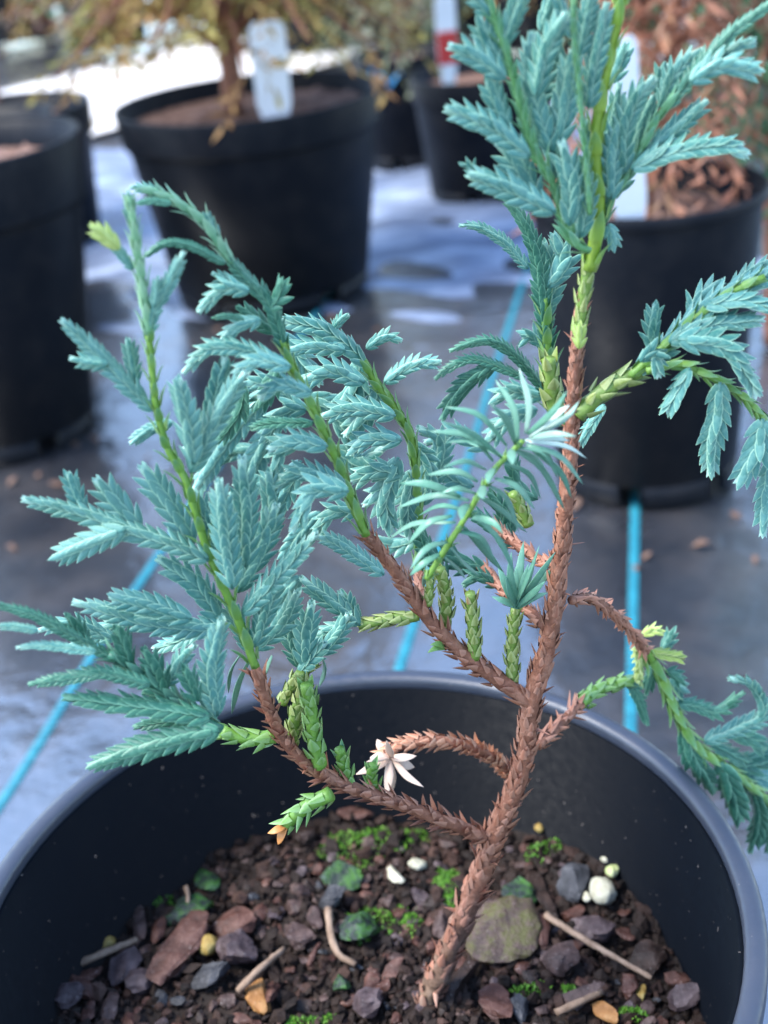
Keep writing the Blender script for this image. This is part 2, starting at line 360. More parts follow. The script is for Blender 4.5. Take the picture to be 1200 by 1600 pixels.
def pot_from_rim(px_right, py_right, Y, R):               # centre and height from the right end of a rim
    P = at_y(px_right, py_right, Y); return P[0]-R, P[2]
make_pot('plant_pot', -0.0759, 1.104, 0.1124, 0.166, 0.083, 0.003, 0.026, 0.150, 'wide black nursery pot holding the bronze shrub and a broad white label')
cx, h = pot_from_rim(126, 203, 0.835, 0.088)
make_pot('plant_pot', cx, 0.835, 0.088, h, 0.056, 0.003, 0.040, h-0.02, 'empty-looking black nursery pot with deep collar beside the wide pot'); LEFT = (cx, 0.835, h)
cx2, h2 = pot_from_rim(139, 155, 1.36, 0.095)
make_pot('plant_pot', cx2, 1.36, 0.095, h2, 0.08, 0.003, 0.03, h2-0.02, 'black nursery pot half hidden behind the deep-collared pot'); LEFT2 = (cx2, 1.36, h2)
cx3, h3 = pot_from_rim(78, 178, 1.08, 0.075)
make_pot('plant_pot', cx3, 1.09, 0.075, h3, 0.066, 0.003, 0.03, h3-0.02, 'black nursery pot wedged between the two other pots left of the path end')
P = at_y(1044, 341, 0.617); RIGHT = (P[0]+0.004, 0.680, P[2])
make_pot('plant_pot', RIGHT[0], RIGHT[1], 0.064, RIGHT[2], 0.052, 0.0025, 0, RIGHT[2]-0.018, 'tall black nursery pot holding the rust-brown conifer and a long white label')
cq, hq = pot_from_rim(870, 96, 1.35, 0.076)
make_pot('plant_pot', cq, 1.35, 0.076, hq, 0.06, 0.0025, 0.022, hq-0.015, 'black nursery pot with the red and white label'); BACKR = (cq, 1.35, hq)
P = at_z(632, 268); 
make_pot('plant_pot', P[0]+0.012, P[1]+0.05, 0.058, 0.125, 0.05, 0.0025, 0.02, 0.11, 'small black nursery pot with a scrap of blue plastic on it'); QP = (P[0]+0.012, P[1]+0.05, 0.125)

# ------------------------------------------------------------------ background shrubs
def shrub(name, label, base, height, spread, mat, n_limb=9, n_twig=7, leaf=0.012, trunk_r=0.006, droop=0.3, low=0.25, lean=(0, 0), cat='shrub', wmul=0.3, group=None, stems=1, top=None):
    base = np.array(base, float); root = empty(name, tuple(base)); tag(root, label, cat, group)
    tb = MB(); cr = MB()
    tops = []
    for q in range(stems):
        o_ = np.array([rng.normal(), rng.normal(), 0])*0.012*(stems > 1)
        tp = Path([o_, o_+np.array([lean[0]*0.4, lean[1]*0.4, height*0.45])+rng.normal(size=3)*0.01, o_*3+np.array([lean[0], lean[1], height])])
        V, Fc = tube(tp, trunk_r, trunk_r*0.35, 8, 0.012, 0.06); tb.add(V, Fc); tops.append(tp)
    for i in range(n_limb):
        tp = tops[i % stems]
        f = low+(1-low)*(i+rng.uniform(0, 1))/n_limb; P, T = tp.at(f*tp.L*0.98)
        a = i*2.4+rng.uniform(-.4, .4); d = np.array([math.cos(a), math.sin(a), 0]); ln = spread*(1.05-0.55*f)*rng.uniform(0.7, 1.15)
        lp = Path([P, P+d*ln*0.5+np.array([0, 0, ln*0.28]), P+d*ln+np.array([0, 0, ln*(0.25-droop)])])
        V, Fc = tube(lp, trunk_r*0.4, trunk_r*0.12, 5, 0.015, 0.05); tb.add(V, Fc)
        for j in range(n_twig):
            g = (j+1)/n_twig; P2, T2 = lp.at(lp.L*g*rng.uniform(0.85, 1)); sd_ = np.cross(T2, [0, 0, 1])*(1 if j % 2 else -1)
            tl = spread*0.38*rng.uniform(0.6, 1.2)
            tp2 = Path([P2, P2+(T2*0.5+sd_*0.5)*tl*0.5+np.array([0, 0, rng.normal()*0.15*tl]), P2+(T2*0.7+sd_*0.6)*tl+np.array([0, 0, -droop*tl*rng.uniform(0.2, 1.4)])], 5)
            tint = rng.uniform(0, 1); nl = max(4, int(tp2.L/(leaf*0.36)))
            for q in range(nl):
                P3, T3 = tp2.at(tp2.L*(q+0.5)/nl); s3 = nrm(np.cross(T3, [0.1, 0.1, 1])); sg = 1 if q % 2 else -1
                dd = nrm(T3*0.75+s3*sg*0.6+rng.normal(size=3)*0.22); l3 = leaf*rng.uniform(0.6, 1.15); nn_ = nrm(np.cross(dd, s3)+rng.normal(size=3)*0.4); xx = nrm(np.cross(dd, nn_))*l3*wmul*0.5
                zz = nrm(np.cross(xx, dd))*l3*0.06
                V = [P3, P3+dd*l3*0.45+xx, P3+dd*l3-zz, P3+dd*l3*0.45-xx, P3+dd*l3*0.5+zz]
                cr.add(V, [(0, 1, 4), (1, 2, 4), (2, 3, 4), (3, 0, 4)], (0, 0, min(1, max(0, tint*0.7+rng.uniform(0, 0.3)))))
    tb.build('trunk', BARK, root); cr.build('crown', mat, root, smooth=False)
    return root
shrub('bronze_shrub', 'olive and bronze shrub in the wide pot behind the broad white label', (-0.090, 1.115, 0.15), 0.34, 0.16, SH_OLIVE, 110, 8, 0.016, 0.0090, 0.26, 0.13, (-0.01, 0.02))
shrub('rusty_conifer', 'rust-brown conifer with drooping feathery sprays in the tall black pot', (RIGHT[0]+0.001, RIGHT[1]+0.012, RIGHT[2]-0.018), 0.21, 0.066, SH_RUST, 52, 8, 0.015, 0.0042, 0.5, 0.10, (0.03, 0.02), wmul=0.22)
shrub('green_conifer', 'dark green conifer rising beyond the rust-brown one', (RIGHT[0]+0.13, RIGHT[1]+0.17, 0.0), 0.42, 0.10, SH_GREEN, 70, 8, 0.018, 0.006, 0.3, 0.3)
shrub('twiggy_shrub', 'sparse pinkish twiggy shrub in the half hidden pot', (LEFT2[0]-0.01, LEFT2[1], LEFT2[2]-0.02), 0.3, 0.15, SH_PINK, 26, 6, 0.014, 0.004, 0.2, 0.25, stems=2)
shrub('twiggy_shrub', 'pale stemmed green shrub in the wedged pot', (cx3+0.01, 1.09, h3-0.02), 0.26, 0.11, SH_GREEN, 18, 6, 0.014, 0.0035, 0.3, 0.35, stems=2)
shrub('grey_shrub', 'grey-green wispy shrub in the small pot with blue plastic', (QP[0], QP[1], 0.11), 0.30, 0.10, SH_GREY, 34, 7, 0.016, 0.004, 0.5, 0.1)
shrub('pinkish_shrub', 'pinkish brown shrub in the pot with red and white label', (BACKR[0]+0.01, BACKR[1]+0.01, BACKR[2]-0.015), 0.3, 0.10, SH_PINK, 30, 6, 0.016, 0.005, 0.15, 0.35)
far = [(165, 92, SH_PINK, 'first far pot beyond the gravel path'), (30, 78, SH_OLIVE, 'second far pot beyond the gravel path'), (285, 44, SH_RUST, 'far pot deep behind the bronze shrub'),
       (500, 92, SH_GREY, 'far pot right behind the wide pot'), (420, 55, SH_OLIVE, 'far pot two rows behind the wide pot'), (575, 55, SH_PINK, 'far pot behind the blue plastic scrap'), (640, 78, SH_OLIVE, 'far pot between blue scrap and red label'),
       (770, 70, SH_RUST, 'far pot behind the red and white label'), (860, 95, SH_GREY, 'far pot behind the leading shoot'), (985, 85, SH_OLIVE, 'far pot behind the tall black pot'), (1100, 80, SH_PINK, 'far pot behind the green conifer'), (1210, 95, SH_GREEN, 'far pot beyond the green conifer'),
       (90, 20, SH_GREY, 'rear row pot past the gravel path'), (-60, 40, SH_PINK, 'rear row pot at the open end of the path'), (700, 15, SH_GREEN, 'rear row pot past the red label'), (900, 20, SH_PINK, 'rear row pot past the leading shoot')]
cname = {SH_PINK.name: 'pinkish brown', SH_OLIVE.name: 'olive bronze', SH_RUST.name: 'rusty', SH_GREY.name: 'grey-green', SH_GREEN.name: 'dark green'}
for (px, py, mt, where) in far:
    P = at_z(px, py); R_ = rng.uniform(0.075, 0.095); h_ = rng.uniform(0.12, 0.15); P = P+np.array([0, R_, 0])
    make_pot('plant_pot', P[0], P[1], R_, h_, R_*0.8, 0.003, 0.025, h_-0.015, 'blurred black nursery pot, '+where, holes=False)
    shrub('potted_shrub', cname[mt.name]+' potted shrub in the '+where, (P[0], P[1], h_-0.015), rng.uniform(0.34, 0.5), rng.uniform(0.20, 0.27), mt, 46, 6, 0.028, 0.005, 0.5, 0.05, stems=2)

# plant labels and scraps
def label_card(name, text, base, width, height, lean, yaw, mat, cat='plant label', band=None):
    t = 0.0009; w = width/2; o = []
    prof = [(-w*0.55, -0.02), (w*0.55, -0.02), (w, 0.004), (w, height-w*0.35), (w*0.75, height), (-w*0.75, height), (-w, height-w*0.35), (-w, 0.004)]
    def slab(pts, y0, y1):
        k = len(pts); V = [(x, y0, z) for x, z in pts]+[(x, y1, z) for x, z in pts]
        return V, [tuple(range(k)), tuple(range(2*k-1, k-1, -1))]+[(i, i+k, (i+1) % k+k, (i+1) % k) for i in range(k)]
    V, Fc = slab(prof, -t/2, t/2)
    root = obj(name, mesh(name, V, Fc, mat, smooth=False)); root.location = base; root.rotation_euler = (lean[0], lean[1], yaw); tag(root, text, cat)
    if band:
        z0, z1, bm = band; V, Fc = slab([(-w*0.96, z0), (w*0.96, z0), (w*0.96, z1), (-w*0.96, z1)], -t/2-0.0012, -t/2-0.0002)
        obj('printed_panel', mesh('printed_panel', V, Fc, bm, smooth=False), root)
    return root
P = at_y(429, 168, 1.035); label_card('plant_label', 'broad blank white plastic label standing in the wide pot', P, 0.0275, 0.064, (0.05, 0.03), 0.05, WHITE)
Pa = at_y(985, 328, 0.633); label_card('plant_label', 'long white plastic label leaning in the tall black pot', Pa, 0.0175, 0.085, (0.10, -0.10), 0.1, WHITE)
P = at_y(700, 100, 1.29); label_card('plant_label', 'red and white label standing in a black nursery pot', P, 0.020, 0.062, (0.05, 0.0), 0.15, WHITE, band=(0.0, 0.030, REDL))
P = at_y(1046, 60, 0.80); label_card('plant_label', 'small white tag hanging among the rust-brown sprays', P, 0.016, 0.036, (0.2, 0.25), 0.1, WHITE)
# crumpled blue plastic scrap
Pb = at_y(606, 122, QP[1]-0.045); V = []; n = 9
for i in range(n):
    for j in range(6):
        V.append((0.040*(i/(n-1)-0.5), 0.02*(j/5-0.5)+0.003*rng.normal(), 0.012*math.sin(i*1.3)*math.cos(j*0.9)+0.003*rng.normal()+0.006))
Fc = [(i*6+j, i*6+j+1, (i+1)*6+j+1, (i+1)*6+j) for i in range(n-1) for j in range(5)]
o = obj('plastic_scrap', mesh('plastic_scrap', V, Fc, BLUEL), None, Pb); o.rotation_euler = (0.6, 0.1, 0.2); tag(o, 'crumpled scrap of bright blue plastic on a small black pot', 'plastic scrap')
so = o.modifiers.new('thickness', 'SOLIDIFY'); so.thickness = 0.0008

# dry leaf litter on the fabric
lit = [(995, 888), (1095, 850), (640, 900), (60, 745), (120, 700), (20, 755), (150, 690), (460, 505), (520, 500), (590, 520), (1150, 800), (900, 790), (960, 775),  (300, 540), (230, 720), (90, 760),  (340, 515), (1010, 870), (1180, 870), (400, 505), (20, 860)]
for k, (px, py) in enumerate(lit):
    P = at_z(px, py); ln = rng.uniform(0.005, 0.011); V = []; n = 6
    for i in range(n):
        t = i/(n-1); w = ln*0.32*math.sin(math.pi*min(1, t*0.94+0.04))
        for u in (-1, 0, 1): V.append((ln*(t-0.5), w*u, 0.0018+abs(u)*w*0.5+0.0015*math.sin(t*3+k)))
    V = np.array(V); V[:, 2] -= V[:, 2].min()-0.0006
    o = obj('dry_leaf', mesh('dry_leaf', V, [(i*3+j, i*3+j+1, (i+1)*3+j+1, (i+1)*3+j) for i in range(n-1) for j in range(2)], LITTER), None, (P[0], P[1], fab_z(P[0], P[1])))
    o.rotation_euler = (0, 0, rng.uniform(0, 6.28)); w_ = min((((-0.0759, 1.104), 'wide pot with the bronze shrub'), ((LEFT[0], LEFT[1]), 'black pot with the deep collar'), ((RIGHT[0], RIGHT[1]), 'tall black pot'), ((POT[0], POT[1]+0.2), 'round pot of the sapling')), key=lambda q: math.hypot(P[0]-q[0][0], P[1]-q[0][1]))[1]
    tag(o, 'small curled brown dry leaf on the fabric beside the '+w_, 'leaf', 'dry leaves beside the '+w_)
    so = o.modifiers.new('thickness', 'SOLIDIFY'); so.thickness = 0.0003

# ------------------------------------------------------------------ potting soil of the main pot
SOIL_Z = 0.106
m, N, L, B = new_mat('soil_crumb'); SOILM = m
a = node(N, 'ShaderNodeAttribute', attribute_name='lf'); s = N.new('ShaderNodeSeparateColor'); L.new(a.outputs['Color'], s.inputs[0])
n1 = noise(N, L, 420, 5, 0.65)
cc = ramp(N, L, s.outputs[2], [(0, (0.007, 0.005, 0.004)), (0.5, (0.019, 0.011, 0.008)), (0.8, (0.043, 0.022, 0.016)), (1.0, (0.08, 0.045, 0.034))])
cc = mix(N, L, ramp(N, L, n1, [(0.4, g3(0)), (0.8, g3(0.35))]), cc, (0.065, 0.042, 0.034))
cc = mix(N, L, s.outputs[1], cc, (0.05, 0.15, 0.015))
L.new(cc, B.inputs['Base Color']); B.inputs['Roughness'].default_value = 0.75; B.inputs['Specular IOR Level'].default_value = 0.25; bump(N, L, B, n1, 0.8, 0.001)
def ico():
    t = (1+5**0.5)/2; V = np.array([(-1, t, 0), (1, t, 0), (-1, -t, 0), (1, -t, 0), (0, -1, t), (0, 1, t), (0, -1, -t), (0, 1, -t), (t, 0, -1), (t, 0, 1), (-t, 0, -1), (-t, 0, 1)])/math.hypot(1, t)
    return V, [(0, 11, 5), (0, 5, 1), (0, 1, 7), (0, 7, 10), (0, 10, 11), (1, 5, 9), (5, 11, 4), (11, 10, 2), (10, 7, 6), (7, 1, 8), (3, 9, 4), (3, 4, 2), (3, 2, 6), (3, 6, 8), (3, 8, 9), (4, 9, 5), (2, 4, 11), (6, 2, 10), (8, 6, 7), (9, 8, 1)]
ICO = ico()
def subdiv(V, Fc):
    V = [tuple(v) for v in V]; cache = {}; out = []
    def mid(a, b):
        k = (min(a, b), max(a, b))
        if k not in cache:
            p = nrm((np.array(V[a])+np.array(V[b]))/2); cache[k] = len(V); V.append(tuple(p))
        return cache[k]
    for a, b, c in Fc:
        ab, bc, ca = mid(a, b), mid(b, c), mid(c, a); out += [(a, ab, ca), (b, bc, ab), (c, ca, bc), (ab, bc, ca)]
    return np.array(V), out
ICO2 = subdiv(*ICO); ICO3 = subdiv(*ICO2)
soil = MB(); RS = 0.069+(POT_R-0.0033-0.069)*SOIL_Z/POT_H-0.0018
def soil_h(x, y): return 0.0022*math.sin(x*70+1)*math.cos(y*60)+0.0016*math.sin(x*160+y*130)
V = [(POT[0], POT[1], SOIL_Z)]; Fc = []; nr, ns = 26, 90; Cl = [(0, 0, 0.2)]
for i in range(1, nr+1):
    for k in range(ns):
        r = RS*i/nr; x, y = POT[0]+r*math.cos(2*math.pi*k/ns), POT[1]+r*math.sin(2*math.pi*k/ns)
        V.append((x, y, SOIL_Z+soil_h(x, y)+rng.normal()*0.0008)); Cl.append((0, 0, rng.uniform(0, 0.5)))
for k in range(ns): Fc.append((0, 1+k, 1+(k+1) % ns))
for i in range(nr-1):
    for k in range(ns):
        q = (k+1) % ns; Fc.append((1+i*ns+k, 1+(i+1)*ns+k, 1+(i+1)*ns+q, 1+i*ns+q))
soil.add(V, Fc, np.array(Cl))
for i in range(9500):
    r = RS*math.sqrt(rng.uniform(0, 1))*0.985; t = rng.uniform(0, 6.283); x, y = POT[0]+r*math.cos(t), POT[1]+r*math.sin(t)
    sz = min(0.0026, 0.0006*math.exp(abs(rng.normal())*0.7)); z = SOIL_Z+soil_h(x, y)+sz*rng.uniform(0, 0.7)+0.0006*rng.normal()
    q = np.linalg.qr(rng.normal(size=(3, 3)))[0]
    Vv = (ICO[0]*(1+0.22*rng.normal(size=(12, 1)))*sz*np.array([1, rng.uniform(0.5, 1), rng.uniform(0.4, 0.9)]))@q.T+np.array([x, y, z])
    soil.add(Vv, ICO[1], (0, 0, min(1, rng.beta(1.6, 2.2))))
so = soil.build('potting_soil', SOILM, smooth=False); tag(so, 'dark crumbly potting soil filling the large round black pot', 'soil', kind='stuff')

def stone_mat(name, c0, c1, c2, moss=None, rough=0.5, dark=True):
    m, N, L, B = new_mat(name); n = noise(N, L, 210, 6, 0.65); n2 = noise(N, L, 260, 6, 0.7)
    dk = lambda c, k: tuple(x*k for x in c)
    if dark: c0, c1, c2 = dk(c0, 0.40), dk(c1, 0.48), dk(c2, 0.65)
    c = ramp(N, L, n, [(0.3, c0), (0.52, c1), (0.75, c2)])
    sp = noise(N, L, 1500, 2); c = mix(N, L, ramp(N, L, sp, [(0.68, g3(0)), (0.74, g3(0.5))]), c, (0.42, 0.38, 0.36))
    if moss: c = mix(N, L, ramp(N, L, n2, [(0.44, g3(0)), (0.62, g3(0.9))]), c, moss)
    L.new(c, B.inputs['Base Color']); B.inputs['Roughness'].default_value = rough; B.inputs['Specular IOR Level'].default_value = 0.3; bump(N, L, B, n, 0.9, 0.0016); return m
SM = {
 'red': stone_mat('red_bark', (0.07, 0.028, 0.02), (0.17, 0.075, 0.055), (0.26, 0.14, 0.11)),
 'brown': stone_mat('brown_stone', (0.06, 0.038, 0.033), (0.15, 0.092, 0.08), (0.25, 0.17, 0.15)),
 'purple': stone_mat('purple_stone', (0.06, 0.042, 0.045), (0.15, 0.105, 0.11), (0.25, 0.19, 0.19)),
 'grey': stone_mat('grey_stone', (0.035, 0.038, 0.045), (0.085, 0.088, 0.10), (0.16, 0.16, 0.17)),
 'moss': stone_mat('mossy_stone', (0.025, 0.04, 0.035), (0.06, 0.085, 0.08), (0.20, 0.30, 0.28), (0.045, 0.14, 0.012)),
 'mossb': stone_mat('mossy_brown_stone', (0.06, 0.04, 0.035), (0.15, 0.095, 0.08), (0.26, 0.18, 0.15), (0.075, 0.075, 0.02)),
 'cream': stone_mat('cream_pellet', (0.34, 0.31, 0.20), (0.46, 0.44, 0.33), (0.56, 0.54, 0.45), None, 0.5, False),
 'lime': stone_mat('greenish_pellet', (0.3, 0.36, 0.12), (0.5, 0.55, 0.25), (0.65, 0.66, 0.45), None, 0.5, False),
 'yellow': stone_mat('yellow_pellet', (0.20, 0.11, 0.025), (0.32, 0.22, 0.06), (0.40, 0.34, 0.14), None, 0.5, False),
 'orange': stone_mat('orange_chip', (0.18, 0.075, 0.022), (0.30, 0.14, 0.045), (0.38, 0.22, 0.09), None, 0.5, False),
 'dark': stone_mat('dark_bark', (0.022, 0.015, 0.012), (0.06, 0.036, 0.028), (0.12, 0.075, 0.06))}
def lump(kind, sx, sy, sz, level=2):                       # a stone or a bark chip, unit axes in metres
    V0, F0 = (ICO, ICO2, ICO3)[level]
    V = np.array(V0, float)
    if kind in ('chip', 'slab'):                            # angular, split along the grain
        p = 0.42 if kind == 'slab' else 0.6; V = np.sign(V)*np.abs(V)**p
        V[:, 0] *= 1-0.35*np.clip(V[:, 1], -1, 1)*rng.uniform(-0.6, 1); V[:, 2] += 0.25*np.sin(V[:, 1]*2+rng.uniform(0, 6))
        V[:, 0] += 0.2*np.sin(V[:, 1]*rng.uniform(1, 3)+rng.uniform(0, 6))
    for k in range(4):
        d = nrm(rng.normal(size=3)); V += d*(0.09*np.sin(V@nrm(rng.normal(size=3))*rng.uniform(2, 6)+rng.uniform(0, 6)))[:, None]
    if kind != 'ball':
        for k in range(11):                                 # broken flat faces
            d = nrm(rng.normal(size=3)); q = V@d; lim = rng.uniform(0.45, 0.85); V -= d*np.clip(q-lim, 0, None)[:, None]*0.95
    for k in range(10):                                     # rough surface
        d = nrm(rng.normal(size=3)); V += V*((0.022 if kind != 'ball' else 0.012)*np.sin(V@d*rng.uniform(8, 26)+rng.uniform(0, 6)))[:, None]
    V /= np.abs(V).max(0)
    return V*np.array([sx, sy, sz])/2, F0
def put(px, py, w, h, mat, kind, label, rot=0, thick=0.55, name=None, group=None, level=2, tilt=None, dz=0.0):
    P = at_z(px, py, SOIL_Z+0.002); sx = px2m(w, P); sy = px2m(h, P)/0.78
    if kind == 'ball': sy = px2m(h, P)
    th = min(sx, sy)*thick; V, Fc = lump(kind, sx, sy, th, level)
    V = V - [0, 0, 0]
    o = obj(name or {'chip': 'bark_chip', 'slab': 'bark_chip', 'stone': 'stone', 'ball': 'pellet'}[kind], mesh('piece', V, Fc, SM[mat], smooth=True))
    if kind != 'ball':
        me_ = o.data; me_.polygons.foreach_set('use_smooth', [True]*len(me_.polygons)); me_.set_sharp_from_angle(angle=0.5)
    o.location = (P[0], P[1], SOIL_Z+soil_h(P[0], P[1])+th*0.22+0.0008+dz)
    tl = tilt if tilt is not None else (rng.normal()*0.18, rng.normal()*0.18); o.rotation_euler = (tl[0], tl[1], rot)
    tag(o, label, {'bark_chip': 'bark chip', 'stone': 'stone', 'pellet': 'pellet', 'moss_patch': 'moss'}.get(o.name.split('.')[0], 'stone'), group); return o
R_ = math.radians
PIECES = [
 (308, 1425, 78, 52, 'moss', 'slab', 'blocky blue-green stone crusted with bright moss', R_(-12), .6), (323, 1380, 40, 50, 'moss', 'stone', 'dull mossy stone behind the blocky mossy stone', 0, .4),
 (167, 1472, 25, 25, 'yellow', 'ball', 'pale yellow pellet beside the pot wall', 0, .9), (328, 1487, 32, 34, 'yellow', 'ball', 'yellow and brown pellet between two brown stones', 0, .9),
 (183, 1437, 42, 24, 'red', 'chip', 'small reddish chip against the pot wall', R_(-25), .4), (218, 1452, 26, 66, 'brown', 'chip', 'upright brown chip near the yellow pellet', R_(8), .5),
 (247, 1463, 26, 46, 'red', 'chip', 'upright reddish chip next to the long slab', R_(-5), .5), (277, 1503, 62, 118, 'red', 'slab', 'largest reddish bark slab below the mossy block', R_(-28), .35),
 (200, 1510, 62, 52, 'purple', 'chip', 'rough purplish chip above the squarish grey stone', R_(20), .5), (220, 1537, 42, 36, 'purple', 'stone', 'squarish grey-purple stone beside the largest slab', R_(10), .6),
 (140, 1527, 38, 22, 'red', 'chip', 'flat reddish chip under the wall-side twig', 0, .4), (130, 1556, 56, 26, 'red', 'chip', 'slanting reddish chip near the mossy grey stone', R_(-50), .5),
 (180, 1580, 30, 48, 'brown', 'chip', 'upright brown chip below the squarish stone', 0, .5), (363, 1450, 68, 48, 'red', 'stone', 'reddish stone above the broad purplish stone', R_(25), .6),
 (377, 1493, 72, 58, 'purple', 'stone', 'broad purplish stone beside the yellow and brown pellet', R_(5), .6), (333, 1533, 56, 36, 'grey', 'chip', 'dark grey angular stone under the broad purplish one', R_(-15), .6),
 (108, 1576, 56, 34, 'purple', 'stone', 'grey stone with moss against the pot wall', 0, .6), (76, 1592, 50, 34, 'moss', 'stone', 'green mossy stone low against the pot wall', 0, .6),
 (403, 1562, 36, 52, 'orange', 'chip', 'ochre chip under the short pale twig', R_(12), .4), (422, 1543, 26, 58, 'red', 'chip', 'narrow reddish chip beside the ochre chip', R_(-8), .5),
 (522, 1418, 46, 34, 'grey', 'stone', 'smooth blue-grey oval pebble with a white speck', 0, .55), (563, 1467, 62, 62, 'moss', 'stone', 'round stone coated in green moss amid the soil', 0, .6),
 (533, 1373, 58, 42, 'moss', 'chip', 'flat dull green chip behind the oval pebble', R_(30), .25), (572, 1570, 52, 46, 'purple', 'stone', 'purple-grey cut stone left of the trunk foot', R_(35), .7),
 (617, 1370, 22, 34, 'cream', 'stone', 'small pinkish white pebble behind the oval pebble', R_(20), .7), (653, 1356, 29, 20, 'cream', 'ball', 'small cream pellet left of the trunk', 0, .9),
 (687, 1447, 28, 36, 'brown', 'stone', 'small brown stone touching the trunk', 0, .6), (477, 1313, 36, 30, 'dark', 'stone', 'dark round lump under the orange-tipped shoot', 0, .8),
 (553, 1284, 56, 20, 'red', 'chip', 'thin reddish chip under the low brown branch', R_(15), .4), (497, 1450, 30, 36, 'brown', 'chip', 'brown chip beside the curved bark strip', 0, .5), (462, 1468, 50, 40, 'brown', 'chip', 'rough brown chip left of the mossy round stone', R_(20), .6),
 (533, 1537, 26, 24, 'moss', 'stone', 'little green stone below the curved bark strip', 0, .7),
 (817, 1405, 62, 46, 'moss', 'stone', 'grey stone with a bright green edge right of the trunk', R_(-20), .6), (780, 1472, 122, 84, 'mossb', 'stone', 'largest flat brown stone with a mossy top by the trunk', R_(8), .3),
 (842, 1467, 46, 52, 'red', 'stone', 'reddish stone overlapping the largest flat stone', R_(20), .45), (772, 1577, 76, 58, 'red', 'chip', 'pointed reddish chip right of the trunk foot', R_(-40), .35),
 (712, 1552, 34, 92, 'dark', 'slab', 'dark mossy bark strip beside the trunk foot', R_(-38), .6), (811, 1583, 30, 36, 'grey', 'stone', 'small blue-grey stone behind the pointed chip', 0, .6),
 (877, 1510, 58, 46, 'brown', 'stone', 'rounded brown stone under the long twig', R_(10), .6), (846, 1395, 30, 84, 'dark', 'slab', 'upright dark bark strip beside the green-edged stone', R_(6), .5),
 (943, 1405, 37, 46, 'cream', 'ball', 'largest white pellet on the soil', 0, .95), (950, 1357, 22, 15, 'cream', 'ball', 'tiny cream pellet behind the white one', 0, .9), (956, 1378, 22, 20, 'lime', 'ball', 'greenish pellet touching the white one', 0, .9), (917, 1405, 13, 18, 'cream', 'ball', 'tiniest pale pellet beside the white one', 0, .9),
 (897, 1387, 56, 48, 'grey', 'stone', 'dark grey stone left of the white pellet', R_(10), .5), (930, 1450, 68, 40, 'purple', 'stone', 'grey-purple stone under the white pellet', R_(-8), .5), (980, 1457, 36, 22, 'red', 'chip', 'small reddish chip right of the grey-purple stone', 0, .5),
 (1008, 1490, 62, 42, 'dark', 'stone', 'dark lump right of the long twig', R_(-15), .6), (1057, 1517, 42, 24, 'red', 'chip', 'red-brown chip near the right-hand pot wall', R_(10), .6), (1067, 1546, 68, 32, 'purple', 'stone', 'smooth grey-brown oval stone against the pot wall', 0, .7),
 (1003, 1543, 19, 26, 'yellow', 'chip', 'small yellow chip at the end of the long twig', R_(-15), .5), (980, 1541, 32, 32, 'red', 'chip', 'rusty red chip beside the small yellow chip', 0, .5), (947, 1588, 46, 24, 'orange', 'chip', 'bright orange-brown chip near the pot edge', R_(-25), .35),
 (843, 1307, 14, 14, 'yellow', 'ball', 'tiny yellow pellet behind the trunk', 0, .9), (903, 1570, 80, 30, 'brown', 'slab', 'long brown bark piece below the rounded stone', R_(22), .5), (698, 1247, 40, 12, 'red', 'chip', 'thin red chip standing behind the trunk', R_(15), .4)]
for (px, py, w, h, mt, kd, lb, rot, th) in PIECES: put(px, py, w*1.1, h*1.1, mt, kd, lb, rot, th, dz=0.0018)
# loose chips, only their place tells them apart
alike = {'red': 'small loose red-brown bark chip', 'brown': 'small loose brown grit piece', 'purple': 'small loose purple-grey grit piece', 'grey': 'small loose dark grey grit piece', 'dark': 'small loose blackish bark crumb'}
taken = [(at_z(p[0], p[1], SOIL_Z)[:2], px2m(max(p[2], p[3]), at_z(p[0], p[1], SOIL_Z))/2) for p in PIECES]
keys = list(alike); cnt = 0; tries = 0
while cnt < 230 and tries < 6000:
    tries += 1; px, py = rng.uniform(60, 1120), rng.uniform(1265, 1610); P = at_z(px, py, SOIL_Z)
    if np.hypot(P[0]-POT[0], P[1]-POT[1]) > RS*0.95: continue
    near = py > 1400 or rng.uniform() < 0.35
    w = rng.uniform(13, 34 if near else 20)
    if any(np.hypot(*(P[:2]-q)) < r*0.8+px2m(w, P)/2 for q, r in taken): continue
    k = keys[int(rng.choice(5, p=[.3, .25, .18, .09, .18]))]; taken.append((P[:2], px2m(w, P)*0.42)); cnt += 1
    pk = min(PIECES, key=lambda q: np.hypot(*(at_z(q[0], q[1], SOIL_Z)[:2]-P[:2]))); lb = alike[k]+' beside the '+' '.join(pk[6].split()[:5]).removesuffix(' a').removesuffix(' the').removesuffix(' with').removesuffix(' and').removesuffix(' by').removesuffix(' of').removesuffix(' right').removesuffix(' left')
    put(px, py, w, w*rng.uniform(0.6, 1.3), k, 'chip' if k in ('red', 'dark') else 'stone', lb, rng.uniform(0, 6.28), rng.uniform(0.4, 0.7), name='bark_chip' if k in ('red', 'dark') else 'grit_piece', group='loose '+k+' pieces beside the '+pk[6], level=1)
def twig(pts, r, label, mat=TWIGM, name='twig'):
    P = [at_z(x, y, SOIL_Z+0.003+z) for x, y, z in pts]; p = Path(P); V, Fc = tube(p, r, r*0.7, 7, r*1.5, 0.10)
    c = V.mean(0); o = obj(name, mesh(name, V-c, Fc, mat), None, c); tag(o, label, 'twig'); return o
twig([(108, 1513, .001), (160, 1490, .003), (214, 1468, .001)], 0.0011, 'thin dry twig leaning on the pot wall by the yellow pellet')
twig([(372, 1549, .001), (405, 1515, .004), (444, 1482, .002)], 0.0010, 'short pale twig across the ochre chip')
twig([(852, 1430, .003), (930, 1478, .003), (1018, 1528, .002)], 0.0009, 'long thin brown twig right of the trunk')
